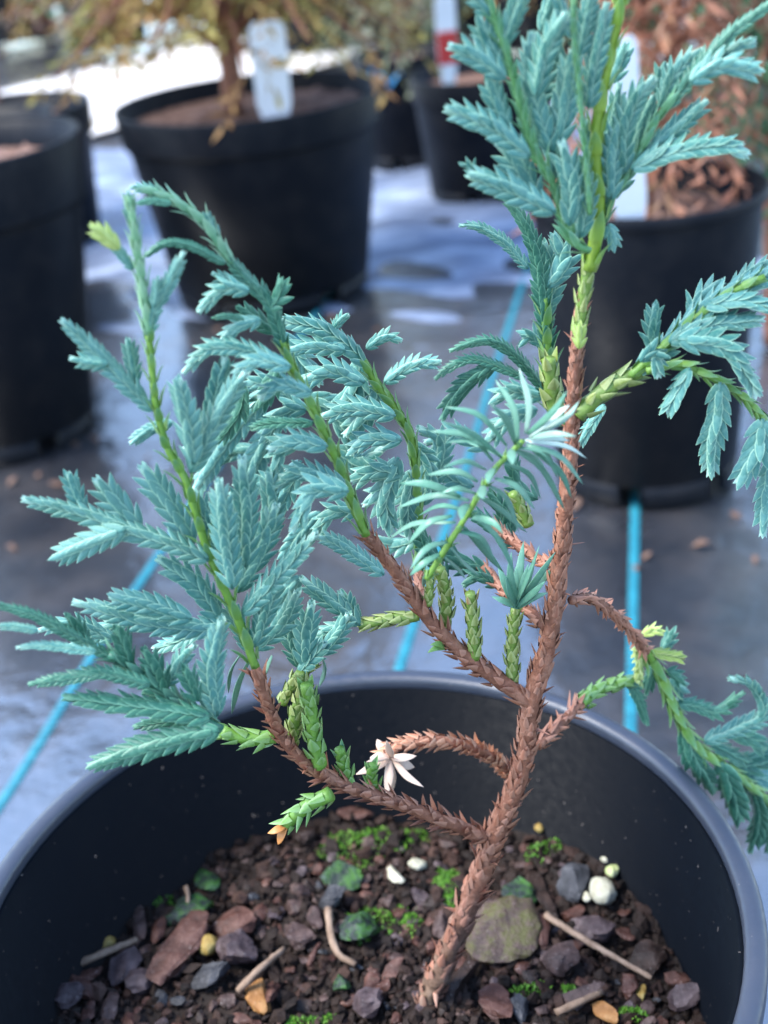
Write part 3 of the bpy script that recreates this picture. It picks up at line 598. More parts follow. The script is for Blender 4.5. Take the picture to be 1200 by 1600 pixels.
twig([(513, 1420, .003), (517, 1460, .003), (530, 1492, .002), (556, 1507, .001)], 0.0011, 'curved bark strip hooked around the mossy round stone')
twig([(290, 1385, .004), (294, 1400, .003), (293, 1420, .001)], 0.0007, 'tiny grey twig beside the dull mossy stone')
twig([(483, 1510, .001), (490, 1490, .003), (500, 1475, .002)], 0.0008, 'little red stick on the rough brown chip', SM['red'])
twig([(868, 1583, .002), (905, 1566, .003), (940, 1551, .002)], 0.0010, 'brown stick on the long brown bark piece')
m, N, L, B = new_mat('moss'); MOSS = m
a = node(N, 'ShaderNodeAttribute', attribute_name='lf'); s = N.new('ShaderNodeSeparateColor'); L.new(a.outputs['Color'], s.inputs[0])
L.new(ramp(N, L, s.outputs[2], [(0, (0.035, 0.11, 0.008)), (0.6, (0.08, 0.24, 0.015)), (1, (0.2, 0.38, 0.05))]), B.inputs['Base Color']); B.inputs['Roughness'].default_value = 0.6
def moss(px, py, w, h, dens, label):
    P = at_z(px, py, SOIL_Z); sx, sy = px2m(w, P)/2, px2m(h, P)/2/0.75; mb = MB(); n = int(dens*max(40, w*h*0.16))
    for i in range(n):
        r = math.sqrt(rng.uniform()); t = rng.uniform(0, 6.283); x, y = sx*r*math.cos(t), sy*r*math.sin(t)*(1+0.3*math.sin(3*t)); z = soil_h(P[0]+x, P[1]+y)+0.0016*(1-r)+0.0010
        d = nrm([rng.normal()*0.5, rng.normal()*0.5, 1]); l = rng.uniform(0.0005, 0.0011); s_ = nrm(np.cross(d, rng.normal(size=3)))*l*0.35; q = np.array([x, y, z]); s2 = np.cross(d, s_)
        mb.add([q-s_, q+s_, q+s2, q+d*l], [(0, 1, 3), (1, 2, 3), (2, 0, 3)], (0, 0, rng.uniform(0, 1)))
    o = mb.build('moss_patch', MOSS, smooth=False); o.location = (P[0], P[1], SOIL_Z); tag(o, label, 'moss', 'moss patches on the soil', kind='stuff')
for k, (px, py, w, h, dn) in enumerate([(700, 1385, 46, 70, 2), (560, 1330, 130, 60, .5), (397, 1307, 30, 26, 1.5), (330, 1330, 60, 24, .8), (630, 1310, 90, 46, .6), (565, 1455, 60, 50, 1), (600, 1440, 90, 60, .35), (470, 1592, 70, 20, 1.2), (520, 1585, 40, 20, 1.2), (806, 1400, 24, 50, 1.5), (300, 1418, 70, 20, 1.2), (640, 1440, 40, 40, .6), (890, 1560, 26, 20, 1.2), (990, 1588, 50, 22, 1), (830, 1555, 70, 18, .8), (740, 1395, 30, 40, .5), (850, 1340, 60, 30, .4), (255, 1410, 40, 24, .8)]):
    moss(px, py, w, h, dn, 'patch of bright green moss growing on the potting soil')

# ------------------------------------------------------------------ the conifer sapling
Y0 = 0.208
def U(p, dy=0.0):
    return at_y(p[0], p[1], Y0+dy+(p[2] if len(p) > 2 else 0))
STEM0 = at_z(652, 1600, SOIL_Z-0.004)
sap = empty('conifer_sapling', tuple(STEM0)); tag(sap, 'blue-green conifer sapling with brown scaly trunk growing in the round black pot', 'sapling')
OFF = STEM0
def to_cam(P): return nrm(CAM-P)
def face_n(P, T, jit=0.25, up=0.35):
    n = to_cam(P)+np.array([0, 0, up])+rng.normal(size=3)*jit; n = n-T*np.dot(n, T); return nrm(n)

leaf_left = [300]
UNIT_LEAF_ME = {}
def shared_leaf(mat, unit, k, age):
    key = (mat.name, id(unit), k, age > 0.5)
    if key not in UNIT_LEAF_ME:
        V, Fc, mg = unit; UNIT_LEAF_ME[key] = mesh('leaf', V, Fc, mat, np.stack([mg, np.full(len(mg), 0.8 if age > 0.5 else 0.05), np.full(len(mg), k/3)], -1))
    return UNIT_LEAF_ME[key]
def branchlet(pts, wpx, dy=0.0, mat=GLAUC, split=False, up=0.35, jit=0.25, tip_age=0.9, core=None, tilt=None, name='branchlet', dens=1.0):
    """A flat spray tip: pairs of lateral leaves and pairs of facial leaves, alternating."""
    P3 = [U(p, dy) for p in pts]
    if len(P3) == 2:
        mid_ = (P3[0]+P3[1])/2+to_cam(P3[0])*np.linalg.norm(P3[1]-P3[0])*rng.uniform(-0.02, 0.08); P3 = [P3[0], mid_, P3[1]]
    path = Path(P3); w = px2m(wpx, P3[len(P3)//2]); pitch = 0.395*w/dens
    Nn = face_n(*path.at(path.L*0.5), jit, up)
    if tilt is not None: Nn = nrm(Nn+np.asarray(tilt))
    leaves = []
    n = max(3, int((path.L-0.35*w)/pitch)); rb = rng.uniform(0.1, 0.9)
    for i in range(n):
        d = (i+0.2)*pitch; t = d/path.L; P, T = path.at(d); Np = nrm(Nn-T*np.dot(Nn, T)); Bn = np.cross(T, Np)
        sc = (0.82+0.25*math.sin(math.pi*min(1, t*1.05+0.08)))*(1-0.28*max(0, (t-0.72)/0.28)); age = max(0, min(1, (t-0.66)/0.34))**1.3*tip_age*0.75
        ang = math.radians(32-11*t)
        for sg in (-1, 1):
            ll = 0.88*w*sc*rng.uniform(0.92, 1.08); a2 = ang*rng.uniform(0.8, 1.12)
            dv = T*math.cos(a2)+Bn*sg*math.sin(a2)+Np*rng.normal()*0.035
            leaves.append((frame(P+Bn*sg*0.05*w, dv, nrm(Np*0.88+Bn*sg*0.45), ll, 0.315*w*sc), age*rng.uniform(0.7, 1.1), rb*0.6+rng.uniform(0, 0.4)))
        P, T = path.at(d+0.5*pitch)
        for sg in (1, -1):
            a2 = math.radians(13)*rng.uniform(0.5, 1.5); dv = T*math.cos(a2)+Np*sg*math.sin(a2)+Bn*rng.normal()*0.05
            leaves.append((frame(P+Np*sg*0.085*w, dv, Np*sg, 0.78*w*sc*rng.uniform(0.93, 1.07), 0.32*w*sc), age*rng.uniform(0.7, 1.1), rb*0.6+rng.uniform(0, 0.4)))
    P, T = path.at(path.L-0.42*w); Np = nrm(Nn-T*np.dot(Nn, T)); Bn = np.cross(T, Np)
    for k in range(5):
        a = k*2*math.pi/5+0.4; o_ = math.cos(a)*Bn+math.sin(a)*Np
        leaves.append((frame(P+o_*0.04*w, T+o_*0.22, o_, 0.52*w, 0.26*w), tip_age*rng.uniform(0.6, 1), rng.uniform()))
    mb = MB(); V, Fc = tube(path, 0.075*w, 0.05*w, 6, 0.4*w); mb.add(V, Fc, (0, 0, 0.3))
    if split and leaf_left[0] >= len(leaves):
        leaf_left[0] -= len(leaves); o = mb.build(name, mat, sap, OFF)
        for A, age, r in leaves:
            lf = obj('leaf', shared_leaf(mat, LEAF, int(min(3, r*4)), age), o); A = A.copy(); A[:3, 3] -= OFF; lf.matrix_local = Matrix(A.tolist())
    else:
        for A, age, r in leaves: add_leaf(mb, LEAF, A, min(1, age), min(1, r))
        o = mb.build(name, mat, sap, OFF)
    return o
def shoot(pts, wpx, dy=0.0, mat=AXISG, leaf_mat_=None, wpx1=None, pitch=1.6, llen=1.9, name='shoot', hook=26, age=0.1):
    """A green axis clothed with spaced, decurrent leaves whose tips stand off."""
    P3 = [U(p, dy) for p in pts]; path = Path(P3); r0 = px2m(wpx, P3[0])/2; r1 = px2m(wpx1 or wpx*0.8, P3[-1])/2
    mb = MB(); V, Fc = tube(path, r0*0.78, r1*0.78, 10, r0*1.0, 0.05); mb.add(V, Fc, (0, 0, 0.6))
    d = r0; k = 0; N0 = face_n(*path.at(0), 0.1, 0.2)
    while d < path.L-r1*1.5:
        t = d/path.L; r = r0+(r1-r0)*t; P, T = path.at(d); N0 = nrm(N0-T*np.dot(N0, T)); Bn = np.cross(T, N0)
        for sg in (-1, 1):
            o_ = (Bn*sg if k % 2 == 0 else N0*sg); o_ = nrm(o_+rng.normal(size=3)*0.12); a2 = math.radians(hook*0.55*rng.uniform(0.3, 1.5))
            add_leaf(mb, HOOK, frame(P+o_*r*0.70, T*math.cos(a2)+o_*math.sin(a2), o_, llen*2.6*r*rng.uniform(0.85, 1.25), 1.75*r*rng.uniform(0.9, 1.1)), age*rng.uniform(0, 0.3), rng.uniform(0, 1), tip=0.75)
        d += pitch*r*rng.uniform(0.9, 1.1); k += 1
    return mb.build(name, mat, sap, OFF)
def scaly(pts, wpx, dy=0.0, mat=None, wpx1=None, spread=24, llen=1.25, pitch=0.42, name='branch', bumpy=0.06, lw=0.62, miss=0.06, tip_leaf=None, grey_base=False, tip=True):
    """A round stem densely clad in small pointed scale leaves, spirally set."""
    mat = mat or BROWN; woody = mat in (BROWN, RUSTY); cm = 1 if woody else 0
    P3 = [U(p, dy) for p in pts]; path = Path(P3); r0 = px2m(wpx, P3[0])/2; r1 = px2m(wpx1 or wpx*0.85, P3[-1])/2
    mb = MB(); V, Fc = tube(path, r0*(0.74 if woody else 0.86), r1*(0.74 if woody else 0.86), 12, r0*0.5, bumpy)
    if grey_base:
        tt = np.array([np.linalg.norm(v-path.P, axis=1).argmin()/len(path.P) for v in V]); g = np.clip(1-tt*6, 0, 1)*0.9
        mb.add(V, Fc, np.stack([0*g, g, 0*g+0.3], -1), cm)
    else: mb.add(V, Fc, (0, 0, 0.3), cm)
    passes = [(pitch, spread, llen, lw, miss)]
    if mat is BROWN: passes = [(0.15, 16, 0.78, 0.32, 0.05), (0.6, 44, 0.85, 0.20, 0.1)] if grey_base else [(0.26, spread*0.85, llen, 0.42, 0.06)]
    N00 = nrm(np.cross(path.at(0)[1], [0.2, 0.9, 0.1]))
    for (pit, spr, lln, lw_, ms) in passes:
        d = r0*0.4; k = 0; N0 = N00
        while d < path.L-(0.3*r1 if tip else 0):
            t = d/path.L; r = r0+(r1-r0)*t; P, T = path.at(d); N0 = nrm(N0-T*np.dot(N0, T)); Bn = np.cross(T, N0)
            a = k*2.39996+rng.normal()*(0.5 if woody else 0.15); o_ = math.cos(a)*N0+math.sin(a)*Bn; k += 1; d += pit*r*rng.uniform(0.7, 1.3)
            if rng.uniform() < ms: continue
            a2 = math.radians(spr)*(rng.uniform(0.5, 1.5) if mat is not BROWN else abs(rng.normal(0.9, 0.5))); irr = rng.uniform(0.6, 1.4) if mat is BROWN else 1.0
            g = rng.uniform(0, 0.35) if not grey_base else min(1.6, rng.uniform(0.0, 0.5)+1.3*max(0, 1-t*7))
            add_leaf(mb, SPIK, frame(P+o_*r*(0.66 if woody else 0.70), T*math.cos(a2)+o_*math.sin(a2), o_, lln*r*rng.uniform(0.75, 1.25)*1.3*irr, 2*lw_*r*rng.uniform(0.75, 1.15)), (1.0 if (tip_leaf and t > 0.86) else g*0.6), rng.uniform())
    return mb.build(name, [mat, BARK] if woody else mat, sap, OFF)

# ---- trunk, leader and brown branches
TR = [(652, 1606, .0), (690, 1512, .0), (720, 1440), (748, 1372), (772, 1308), (800, 1245), (820, 1180), (830, 1100), (850, 1030), (865, 960), (872, 900), (880, 830), (887, 760), (892, 690), (896, 620), (900, 560), (905, 510), (911, 468)]
def trunk_dy(p):                                       # the stem leaves the soil at the pot's middle and rises almost plumb
    return p
Yb = STEM0[1]-Y0
TRD = [(x[0], x[1], Yb*max(0, (x[1]-1100)/506.0)) for x in TR]
scaly(TRD, 48, 0, BROWN, 25, 34, 0.85, 0.5, 'trunk', bumpy=0.10, lw=0.34, miss=0.2, tip=False, grey_base=True)
LEADR = leaf_mat('yellow_green_leader', (0.190, 0.330, 0.025), (0.290, 0.400, 0.045), (0.34, 0.50, 0.16), (0.13, 0.32, 0.16))
scaly([(904, 520), (911, 468), (918, 430), (926, 392)], 22, -0.0004, OLIVE, 22, 14, 1.6, 0.5, 'side_shoot', lw=0.55, miss=0)
shoot([(920, 422), (935, 350), (935, 300), (931, 240), (938, 160), (955, 70), (970, 0), (985, -70)], 27, -0.001, LEADR, wpx1=23, pitch=2.6, llen=1.3, name='leading_shoot', hook=18)
branchlet([(905, 545), (905, 528), (906, 512)], 26, -0.004, YELLO, tip_age=0.6)

BR_A = [(757, 1308), (700, 1285, -.004), (640, 1262, -.007), (590, 1245, -.009), (530, 1222, -.011), (480, 1195, -.013), (440, 1150, -.014), (420, 1105, -.015), (400, 1048, -.016)]
dA = [(x[0], x[1], (x[2] if len(x) > 2 else 0)+Yb*0.41*max(0, (x[0]-420)/340)) for x in BR_A]
scaly(dA, 28, 0, BROWN, 25, 34, 1.25, 0.36, 'branch', lw=0.46, miss=.15)
scaly([(831, 1098), (790, 1070), (740, 1035), (700, 1000), (665, 960), (630, 910), (600, 870), (570, 832)], 34, 0, BROWN, 24, 28, 1.1, 0.32, 'branch', lw=0.42, miss=.15)
scaly([(893, 938), (920, 934, .004), (955, 955, .012), (985, 985, .02), (1010, 1018, .026)], 20, 0, BROWN, 17, 30, 1.5, 0.45, 'branch')
scaly([(840, 1165, .008), (875, 1132, .014), (908, 1098, .02)], 24, 0, BROWN, 20, 36, 1.5, 0.45, 'branch')
scaly([(803, 1212, .02), (770, 1185, .016), (730, 1165, .012), (680, 1157, .010), (630, 1163, .010), (600, 1180, .010)], 19, 0, RUSTY, 20, 34, 1.45, 0.27, 'branch', miss=0)
scaly([(852, 978), (832, 960, .004), (800, 935, .008), (775, 910, .012), (755, 885, .015)], 26, 0, BROWN, 18, 26, 1.2, 0.4, 'branch')
scaly([(875, 885), (850, 878, .008), (824, 862, .012), (797, 843, .016), (768, 818, .02)], 22, 0, BROWN, 18, 26, 1.2, 0.4, 'branch')
scaly([(668, 945), (658, 918, .006), (655, 895, .01)], 20, 0, BROWN, 16, 26, 1.2, 0.4, 'branch')

# ---- green and olive scaled side shoots
def gshoot(pts, w, dy=0, mat=OLIVE, tip=False, sp=16): return scaly(pts, w, dy, mat, w*0.82, sp, 1.45, 0.40, 'side_shoot', lw=0.66, miss=0, tip_leaf=tip)
a0 = -.013
gshoot([(430, 1150), (400, 1154), (370, 1150), (346, 1142)], 27, a0, AXISG, sp=26)
gshoot([(455, 1168), (461, 1117), (473, 1076), (468, 1050)], 24, a0+.004); gshoot([(441, 1098), (461, 1061), (494, 1034)], 19, a0+.006)
gshoot([(500, 1196), (491, 1160), (487, 1117), (479, 1070)], 28, a0, AXISG, sp=20); gshoot([(547, 1228), (537, 1198), (530, 1170)], 23, a0+.004, AXISG, True, sp=22); gshoot([(589, 1243), (580, 1213), (583, 1195)], 20, a0+.008, AXISG, sp=24)
gshoot([(517, 1240), (476, 1262), (445, 1290)], 27, a0-.004, AXISG, sp=30)
gshoot([(694, 983), (697, 932), (687, 888)], 23, 0.004); gshoot([(742, 1028), (739, 978), (735, 926)], 23, 0.0, OLIVE, True); gshoot([(801, 1068), (801, 1002), (806, 950)], 22, 0.002)
gshoot([(655, 962), (605, 968), (560, 977)], 21, 0.003); gshoot([(826, 820), (812, 790), (800, 770)], 22, 0.012, OLIVE)
gshoot([(902, 648), (925, 626), (955, 603), (1000, 580)], 32, 0.0, OLIVE, sp=24)
gshoot([(868, 640), (861, 600), (857, 560)], 32, 0.03, OLIVE)
gshoot([(906, 1100, .02), (930, 1080, .024), (960, 1069, .026), (986, 1062, .028)], 24, 0, AXISG, True, sp=20)
gshoot([(999, 1005, .026), (999, 1040, .03), (994, 1078, .03)], 16, 0, YELLO, sp=26)

# ---- single curved needles
def needle(b, mth, t, wpx=15, pale=0.0, mat=NEEDL, db=0.0, dt=0.0, name='needle'):
    P0, P1, P2 = U(b, db), U(mth, (db+dt)/2-0.001), U(t, dt); path = Path([P0, P1, P2], 8); n = 9; V = []; Cc = []
    w = px2m(wpx, P1)/2; Ng = face_n(P1, nrm(P2-P0), 0.25, 0.5)
    for i in range(n):
        s_ = i/(n-1); P, T = path.at(path.L*s_); Np = nrm(Ng-T*np.dot(Ng, T)); Bn = np.cross(T, Np)
        ww = w*max(0.03, (0.42+1.9*s_-0.55*s_**2)*(1-s_**2.6)/1.05)
        for (u, v, c) in ((-1, .06, 1), (-.8, .22, 0), (0, .05, .35), (.8, .22, 0), (1, .06, 1), (.5, -.32, 0), (-.5, -.32, 0)):
            V.append(P+Bn*u*ww+Np*v*ww); Cc.append((c*0.55, pale, 0.2+0.5*s_))
    Fc = [(i*7+j, i*7+(j+1) % 7, (i+1)*7+(j+1) % 7, (i+1)*7+j) for i in range(n-1) for j in range(7)]+[tuple(range(7))[::-1], tuple((n-1)*7+k for k in range(7))]
    return obj(name, mesh(name, np.array(V)-OFF, Fc, mat, np.array(Cc)), sap)
Z7 = lambda x, y: (600+x/3.75, 550+y/3.75)
JD = -0.022
shoot([Z7(*p) for p in ((250, 1330), (350, 1170), (440, 1030), (530, 880), (600, 760), (690, 640), (815, 520))], 13, JD, AXISG, wpx1=11, pitch=5.0, llen=0.9)
gshoot([(668, 945), (672, 915), (668, 900)], 16, 0.0)
ND = [((720, 550), (560, 370), (350, 320)), ((690, 620), (520, 480), (330, 405)), ((640, 640), (500, 490), (265, 465)), ((670, 600), (520, 520), (365, 530)), ((600, 690), (480, 640), (345, 675)), ((550, 760), (430, 700), (250, 720)), ((540, 830), (430, 800), (330, 830)),
 ((500, 870), (300, 840), (70, 915)), ((450, 850), (260, 775), (95, 770)), ((400, 960), (260, 1000), (135, 1130)), ((420, 1000), (180, 1005), (15, 1105)), ((380, 1110), (250, 1150), (150, 1280)), ((330, 1180), (230, 1240), (150, 1310)),
 ((770, 540), (720, 400), (620, 300)), ((785, 530), (760, 330), (650, 160)), ((830, 480), (850, 300), (790, 90)), ((840, 480), (990, 350), (1075, 225)), ((850, 490), (960, 400), (1090, 310)), ((860, 490), (1060, 390), (1145, 285)),
 ((830, 520), (960, 500), (1090, 520)), ((850, 500), (1000, 480), (1130, 495)), ((850, 525), (1060, 550), (1190, 625)), ((830, 540), (1030, 610), (1170, 780)), ((790, 560), (940, 590), (1020, 740)), ((770, 580), (930, 690), (1060, 930)), ((850, 560), (1030, 700), (1100, 860)),
 ((700, 650), (850, 715), (920, 865)), ((650, 740), (780, 790), (885, 925)), ((610, 780), (720, 860), (790, 1060)), ((510, 950), (660, 1080), (770, 1300)), ((430, 1050), (570, 1090), (650, 1230)), ((500, 960), (640, 1000), (700, 1070)),
 ((740, 570), (750, 610), (755, 660)), ((640, 680), (620, 720), (610, 770)), ((580, 780), (575, 830), (580, 860)), ((490, 890), (460, 930), (455, 985)), ((390, 1140), (470, 1240), (560, 1310)), ((350, 1200), (430, 1270), (480, 1330)),
 ((700, 620), (600, 560), (470, 520)), ((480, 930), (330, 900), (200, 960)), ((560, 850), (690, 930), (840, 1060)), ((450, 1010), (580, 1150), (700, 1290)), ((330, 1210), (250, 1300), (230, 1380)), ((760, 570), (900, 640), (980, 800))]
for k, (b, mm, t) in enumerate(ND):
    fr = k in (32, 33, 34, 35); back = k >= 38
    needle(Z7(*b), Z7(*mm), Z7(*t), 16 if fr else (18 if k in (17,) else rng.uniform(9, 13)), 0.85 if k in (17, 19, 21) else (0.3 if k in (15, 18, 20) else rng.uniform(0, 0.12)), NEEDL, JD, JD+(-0.010 if fr else (0.012 if back else rng.uniform(-0.006, 0.008))))
# short broad needles of the small shoot above the olive stem
for k, (t, mm) in enumerate([((778, 880), (788, 910)), ((799, 862), (798, 905)), ((818, 846), (812, 895)), ((843, 852), (828, 895)), ((868, 862), (842, 900)), ((870, 884), (843, 910)), ((852, 908), (835, 925)), ((856, 926), (830, 935)), ((790, 898), (797, 925)), ((768, 932), (785, 938)), ((836, 872), (824, 905)), ((826, 880), (816, 915)), ((806, 885), (806, 915))]):
    needle((807+rng.normal()*3, 950), mm, t, rng.uniform(10, 14), 0.05, NEEDL, 0.0, rng.uniform(-0.008, 0.008))
for (b, mm, t) in (((390, 1030), (372, 1070), (362, 1116)), ((376, 1022), (360, 1050), (357, 1083)), ((500, 1020), (508, 1045), (498, 1074)), ((425, 1025), (412, 1055), (400, 1075))): needle(b, mm, t, 11, 0.1, NEEDL, -.008, -.002)
for (t, mm) in (((589, 1155), (597, 1170)), ((604, 1157), (608, 1170)), ((578, 1184), (593, 1182)), ((572, 1191), (590, 1187)), ((556, 1210), (585, 1198)), ((651, 1181), (630, 1184)), ((648, 1199), (630, 1194)), ((662, 1230), (635, 1212)), ((604, 1243), (608, 1212)), ((612, 1240), (613, 1212))):
    needle((610+rng.normal()*2, 1184+rng.normal()*2), mm, t, rng.uniform(12, 17), rng.uniform(0, .1), DEADP, 0.008, 0.004+rng.normal()*0.005, 'dead_needle')
for (t, mm) in (((418, 1302), (434, 1296)), ((434, 1320), (440, 1304))): needle((448, 1288), mm, t, 14, 0, ORANG, a0-.004, a0-.006, 'dead_needle')
for (t, mm) in (((668, 1020), (682, 1012)), ((672, 1008), (684, 1006))): needle((698, 1012), mm, t, 11, 0.1, AXISG, 0, -.004)

# ---- branch A: tall left spray
dy = -.018
shoot([(399, 1042), (375, 975), (350, 920), (325, 860), (305, 800), (290, 750), (262, 700), (245, 640), (238, 580), (232, 520)], 19, dy, AXISG, wpx1=14, pitch=3.0, llen=1.75, hook=34)
shoot([(232, 522), (225, 460), (215, 400), (208, 345), (201, 306)], 18, dy, leaf_mat('pale_green_shoot', (0.14, 0.33, 0.16), (0.20, 0.40, 0.22), (0.36, 0.55, 0.36), (0.4, 0.6, 0.4)), wpx1=15, pitch=1.9, llen=1.5, hook=12)
branchlet([(205, 350), (202, 322), (200, 299)], 20, dy, GLAUC, tip_age=1); branchlet([(208, 422), (190, 397), (172, 378)], 20, dy, GLAUC); branchlet([(186, 390), (172, 375), (155, 362)], 34, dy-.002, YELLO, tip_age=0.7)
Bl = branchlet
Bl([(232, 522), (241, 482), (262, 445), (287, 394)], 30, dy); Bl([(240, 480), (244, 460), (247, 434)], 20, dy-.001)
Bl([(240, 642), (200, 600), (150, 550), (96, 500)], 36, dy, split=True); Bl([(168, 570), (140, 566), (110, 560)], 30, dy-.001); Bl([(212, 600), (206, 565), (200, 531)], 30, dy+.002)
Bl([(302, 725), (292, 660), (277, 594)], 46, dy-.002, split=True); Bl([(298, 738), (326, 674), (358, 620), (384, 582)], 44, dy, split=True); Bl([(322, 668), (338, 620), (352, 556)], 42, dy+.006)
Bl([(326, 876), (270, 850), (200, 828), (130, 803), (36, 780)], 40, dy-.002, split=True); Bl([(132, 800), (120, 775), (107, 740)], 34, dy); Bl([(220, 825), (185, 790), (150, 748)], 48, dy, split=True); Bl([(302, 850), (265, 790), (222, 728)], 52, dy+.002, split=True); Bl([(195, 828), (140, 848), (88, 871)], 44, dy-.004, split=True)
Bl([(363, 920), (352, 845), (342, 752)], 48, dy-.004, split=True); Bl([(384, 885), (384, 800), (378, 715)], 50, dy, split=True); Bl([(372, 925), (405, 865), (432, 790)], 46, dy+.003); Bl([(378, 960), (417, 917), (458, 872), (494, 834)], 44, dy, split=True); Bl([(345, 870), (335, 830), (305, 770)], 40, dy+.006); Bl([(410, 860), (425, 800), (420, 740)], 44, dy+.008)
Bl([(356, 980), (292, 979), (229, 971), (167, 954), (115, 941)], 42, dy, split=True); Bl([(345, 968), (310, 915), (248, 872)], 50, dy+.002, split=True); Bl([(300, 968), (233, 945), (173, 931)], 42, dy-.002); Bl([(315, 985), (280, 1000), (240, 1014)], 32, dy+.01); Bl([(200, 968), (150, 990), (110, 1010)], 34, dy+.012)
Bl([(398, 1010), (416, 950), (432, 900)], 42, dy); Bl([(392, 1020), (375, 980), (352, 940)], 36, dy+.008); Bl([(400, 1015), (440, 975), (465, 925)], 40, dy+.006)
# dark lower-left spray
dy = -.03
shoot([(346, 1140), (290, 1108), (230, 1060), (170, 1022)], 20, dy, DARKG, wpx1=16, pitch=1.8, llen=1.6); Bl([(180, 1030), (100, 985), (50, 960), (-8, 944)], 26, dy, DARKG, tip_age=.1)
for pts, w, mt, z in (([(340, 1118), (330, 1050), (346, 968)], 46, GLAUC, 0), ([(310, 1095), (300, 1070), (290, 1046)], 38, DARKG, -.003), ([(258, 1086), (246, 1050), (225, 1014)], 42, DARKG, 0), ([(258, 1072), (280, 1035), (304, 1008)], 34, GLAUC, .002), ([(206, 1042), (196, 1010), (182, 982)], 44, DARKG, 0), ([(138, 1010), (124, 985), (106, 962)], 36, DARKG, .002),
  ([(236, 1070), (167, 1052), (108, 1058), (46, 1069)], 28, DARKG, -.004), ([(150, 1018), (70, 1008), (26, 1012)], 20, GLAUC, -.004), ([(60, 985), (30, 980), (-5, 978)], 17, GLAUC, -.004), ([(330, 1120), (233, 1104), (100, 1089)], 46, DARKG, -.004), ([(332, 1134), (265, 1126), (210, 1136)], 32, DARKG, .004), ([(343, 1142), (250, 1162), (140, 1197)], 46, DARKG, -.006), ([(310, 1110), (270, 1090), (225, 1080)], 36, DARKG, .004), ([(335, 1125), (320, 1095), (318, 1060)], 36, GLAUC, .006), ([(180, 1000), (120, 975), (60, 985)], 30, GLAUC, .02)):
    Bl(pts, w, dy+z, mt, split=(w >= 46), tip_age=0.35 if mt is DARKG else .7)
# little tufts above the olive shoots
for pts, w, z in (([(476, 1042), (479, 990), (487, 943)], 46, .0), ([(462, 1056), (485, 1030), (508, 1004)], 36, .0), ([(470, 1045), (455, 1000), (450, 960)], 36, .004), ([(482, 1030), (520, 1000), (545, 960)], 36, .006), ([(562, 977), (520, 942), (472, 904)], 38, .01), ([(545, 975), (515, 985), (495, 1000)], 30, .008), ([(560, 975), (545, 945), (530, 925)], 30, .012)):
    Bl(pts, w, -.008+z, GLAUC)

# ---- branch B: nodding middle spray
dy = -.006
shoot([(572, 836), (545, 770), (520, 705), (495, 650), (475, 610), (455, 570), (440, 530)], 19, dy, AXISG, wpx1=15, pitch=2.4, llen=1.5, hook=14)
Bl([(445, 545), (430, 490), (412, 462), (380, 430), (350, 395)], 32, dy, DARKG, tip_age=.2); shoot([(362, 410), (345, 385), (320, 348), (290, 324), (255, 305), (228, 295)], 17, dy, leaf_mat('soft_green_shoot', (0.10, 0.27, 0.14), (0.15, 0.34, 0.20), (0.3, 0.5, 0.33), (0.4, 0.6, 0.4)), wpx1=15, pitch=1.7, llen=1.5, hook=20); Bl([(262, 308), (235, 296), (204, 293)], 22, dy, GLAUC, tip_age=.6)
for pts, w, z, mt in (([(352, 412), (300, 385), (259, 381), (220, 405)], 17, -.002, DARKG), ([(268, 318), (240, 314), (212, 318)], 15, -.002, DARKG), ([(342, 372), (328, 350), (322, 335)], 26, 0, GLAUC), ([(375, 444), (352, 436), (332, 427)], 24, 0, GLAUC), ([(390, 455), (350, 450), (311, 487)], 32, -.004, GLAUC), ([(412, 485), (428, 470), (439, 450)], 38, 0, DARKG), ([(385, 502), (360, 494), (331, 497)], 13, -.002, DARKG), ([(408, 500), (375, 508), (348, 532)], 30, -.002, GLAUC), ([(430, 520), (400, 500), (372, 480)], 34, .004, DARKG),
  ([(425, 556), (367, 542), (325, 546), (287, 582)], 34, -.006, GLAUC), ([(455, 574), (408, 562), (370, 584)], 40, -.008, GLAUC), ([(488, 614), (442, 600), (406, 622)], 36, -.006, GLAUC), ([(490, 660), (430, 660), (392, 668)], 28, .002, DARKG), ([(512, 698), (467, 688), (420, 702)], 42, -.004, GLAUC), ([(470, 690), (440, 700), (430, 742)], 40, -.002, GLAUC), ([(540, 758), (475, 738), (423, 763)], 36, -.004, GLAUC), ([(545, 768), (492, 764), (467, 808), (457, 828)], 44, -.010, GLAUC), ([(440, 565), (420, 610), (395, 640)], 36, .008, DARKG),
  ([(600, 898), (560, 870), (525, 847), (490, 838)], 32, .0, GLAUC), ([(560, 800), (520, 800), (490, 840)], 36, .006, GLAUC), ([(480, 640), (450, 640), (410, 690)], 40, .01, GLAUC), ([(470, 720), (450, 760), (430, 800)], 40, .010, GLAUC), ([(380, 600), (372, 640), (340, 690)], 38, .008, DARKG)):
    Bl(pts, w, dy+z, mt, up=0.6, tip_age=.9 if mt is GLAUC else .25)
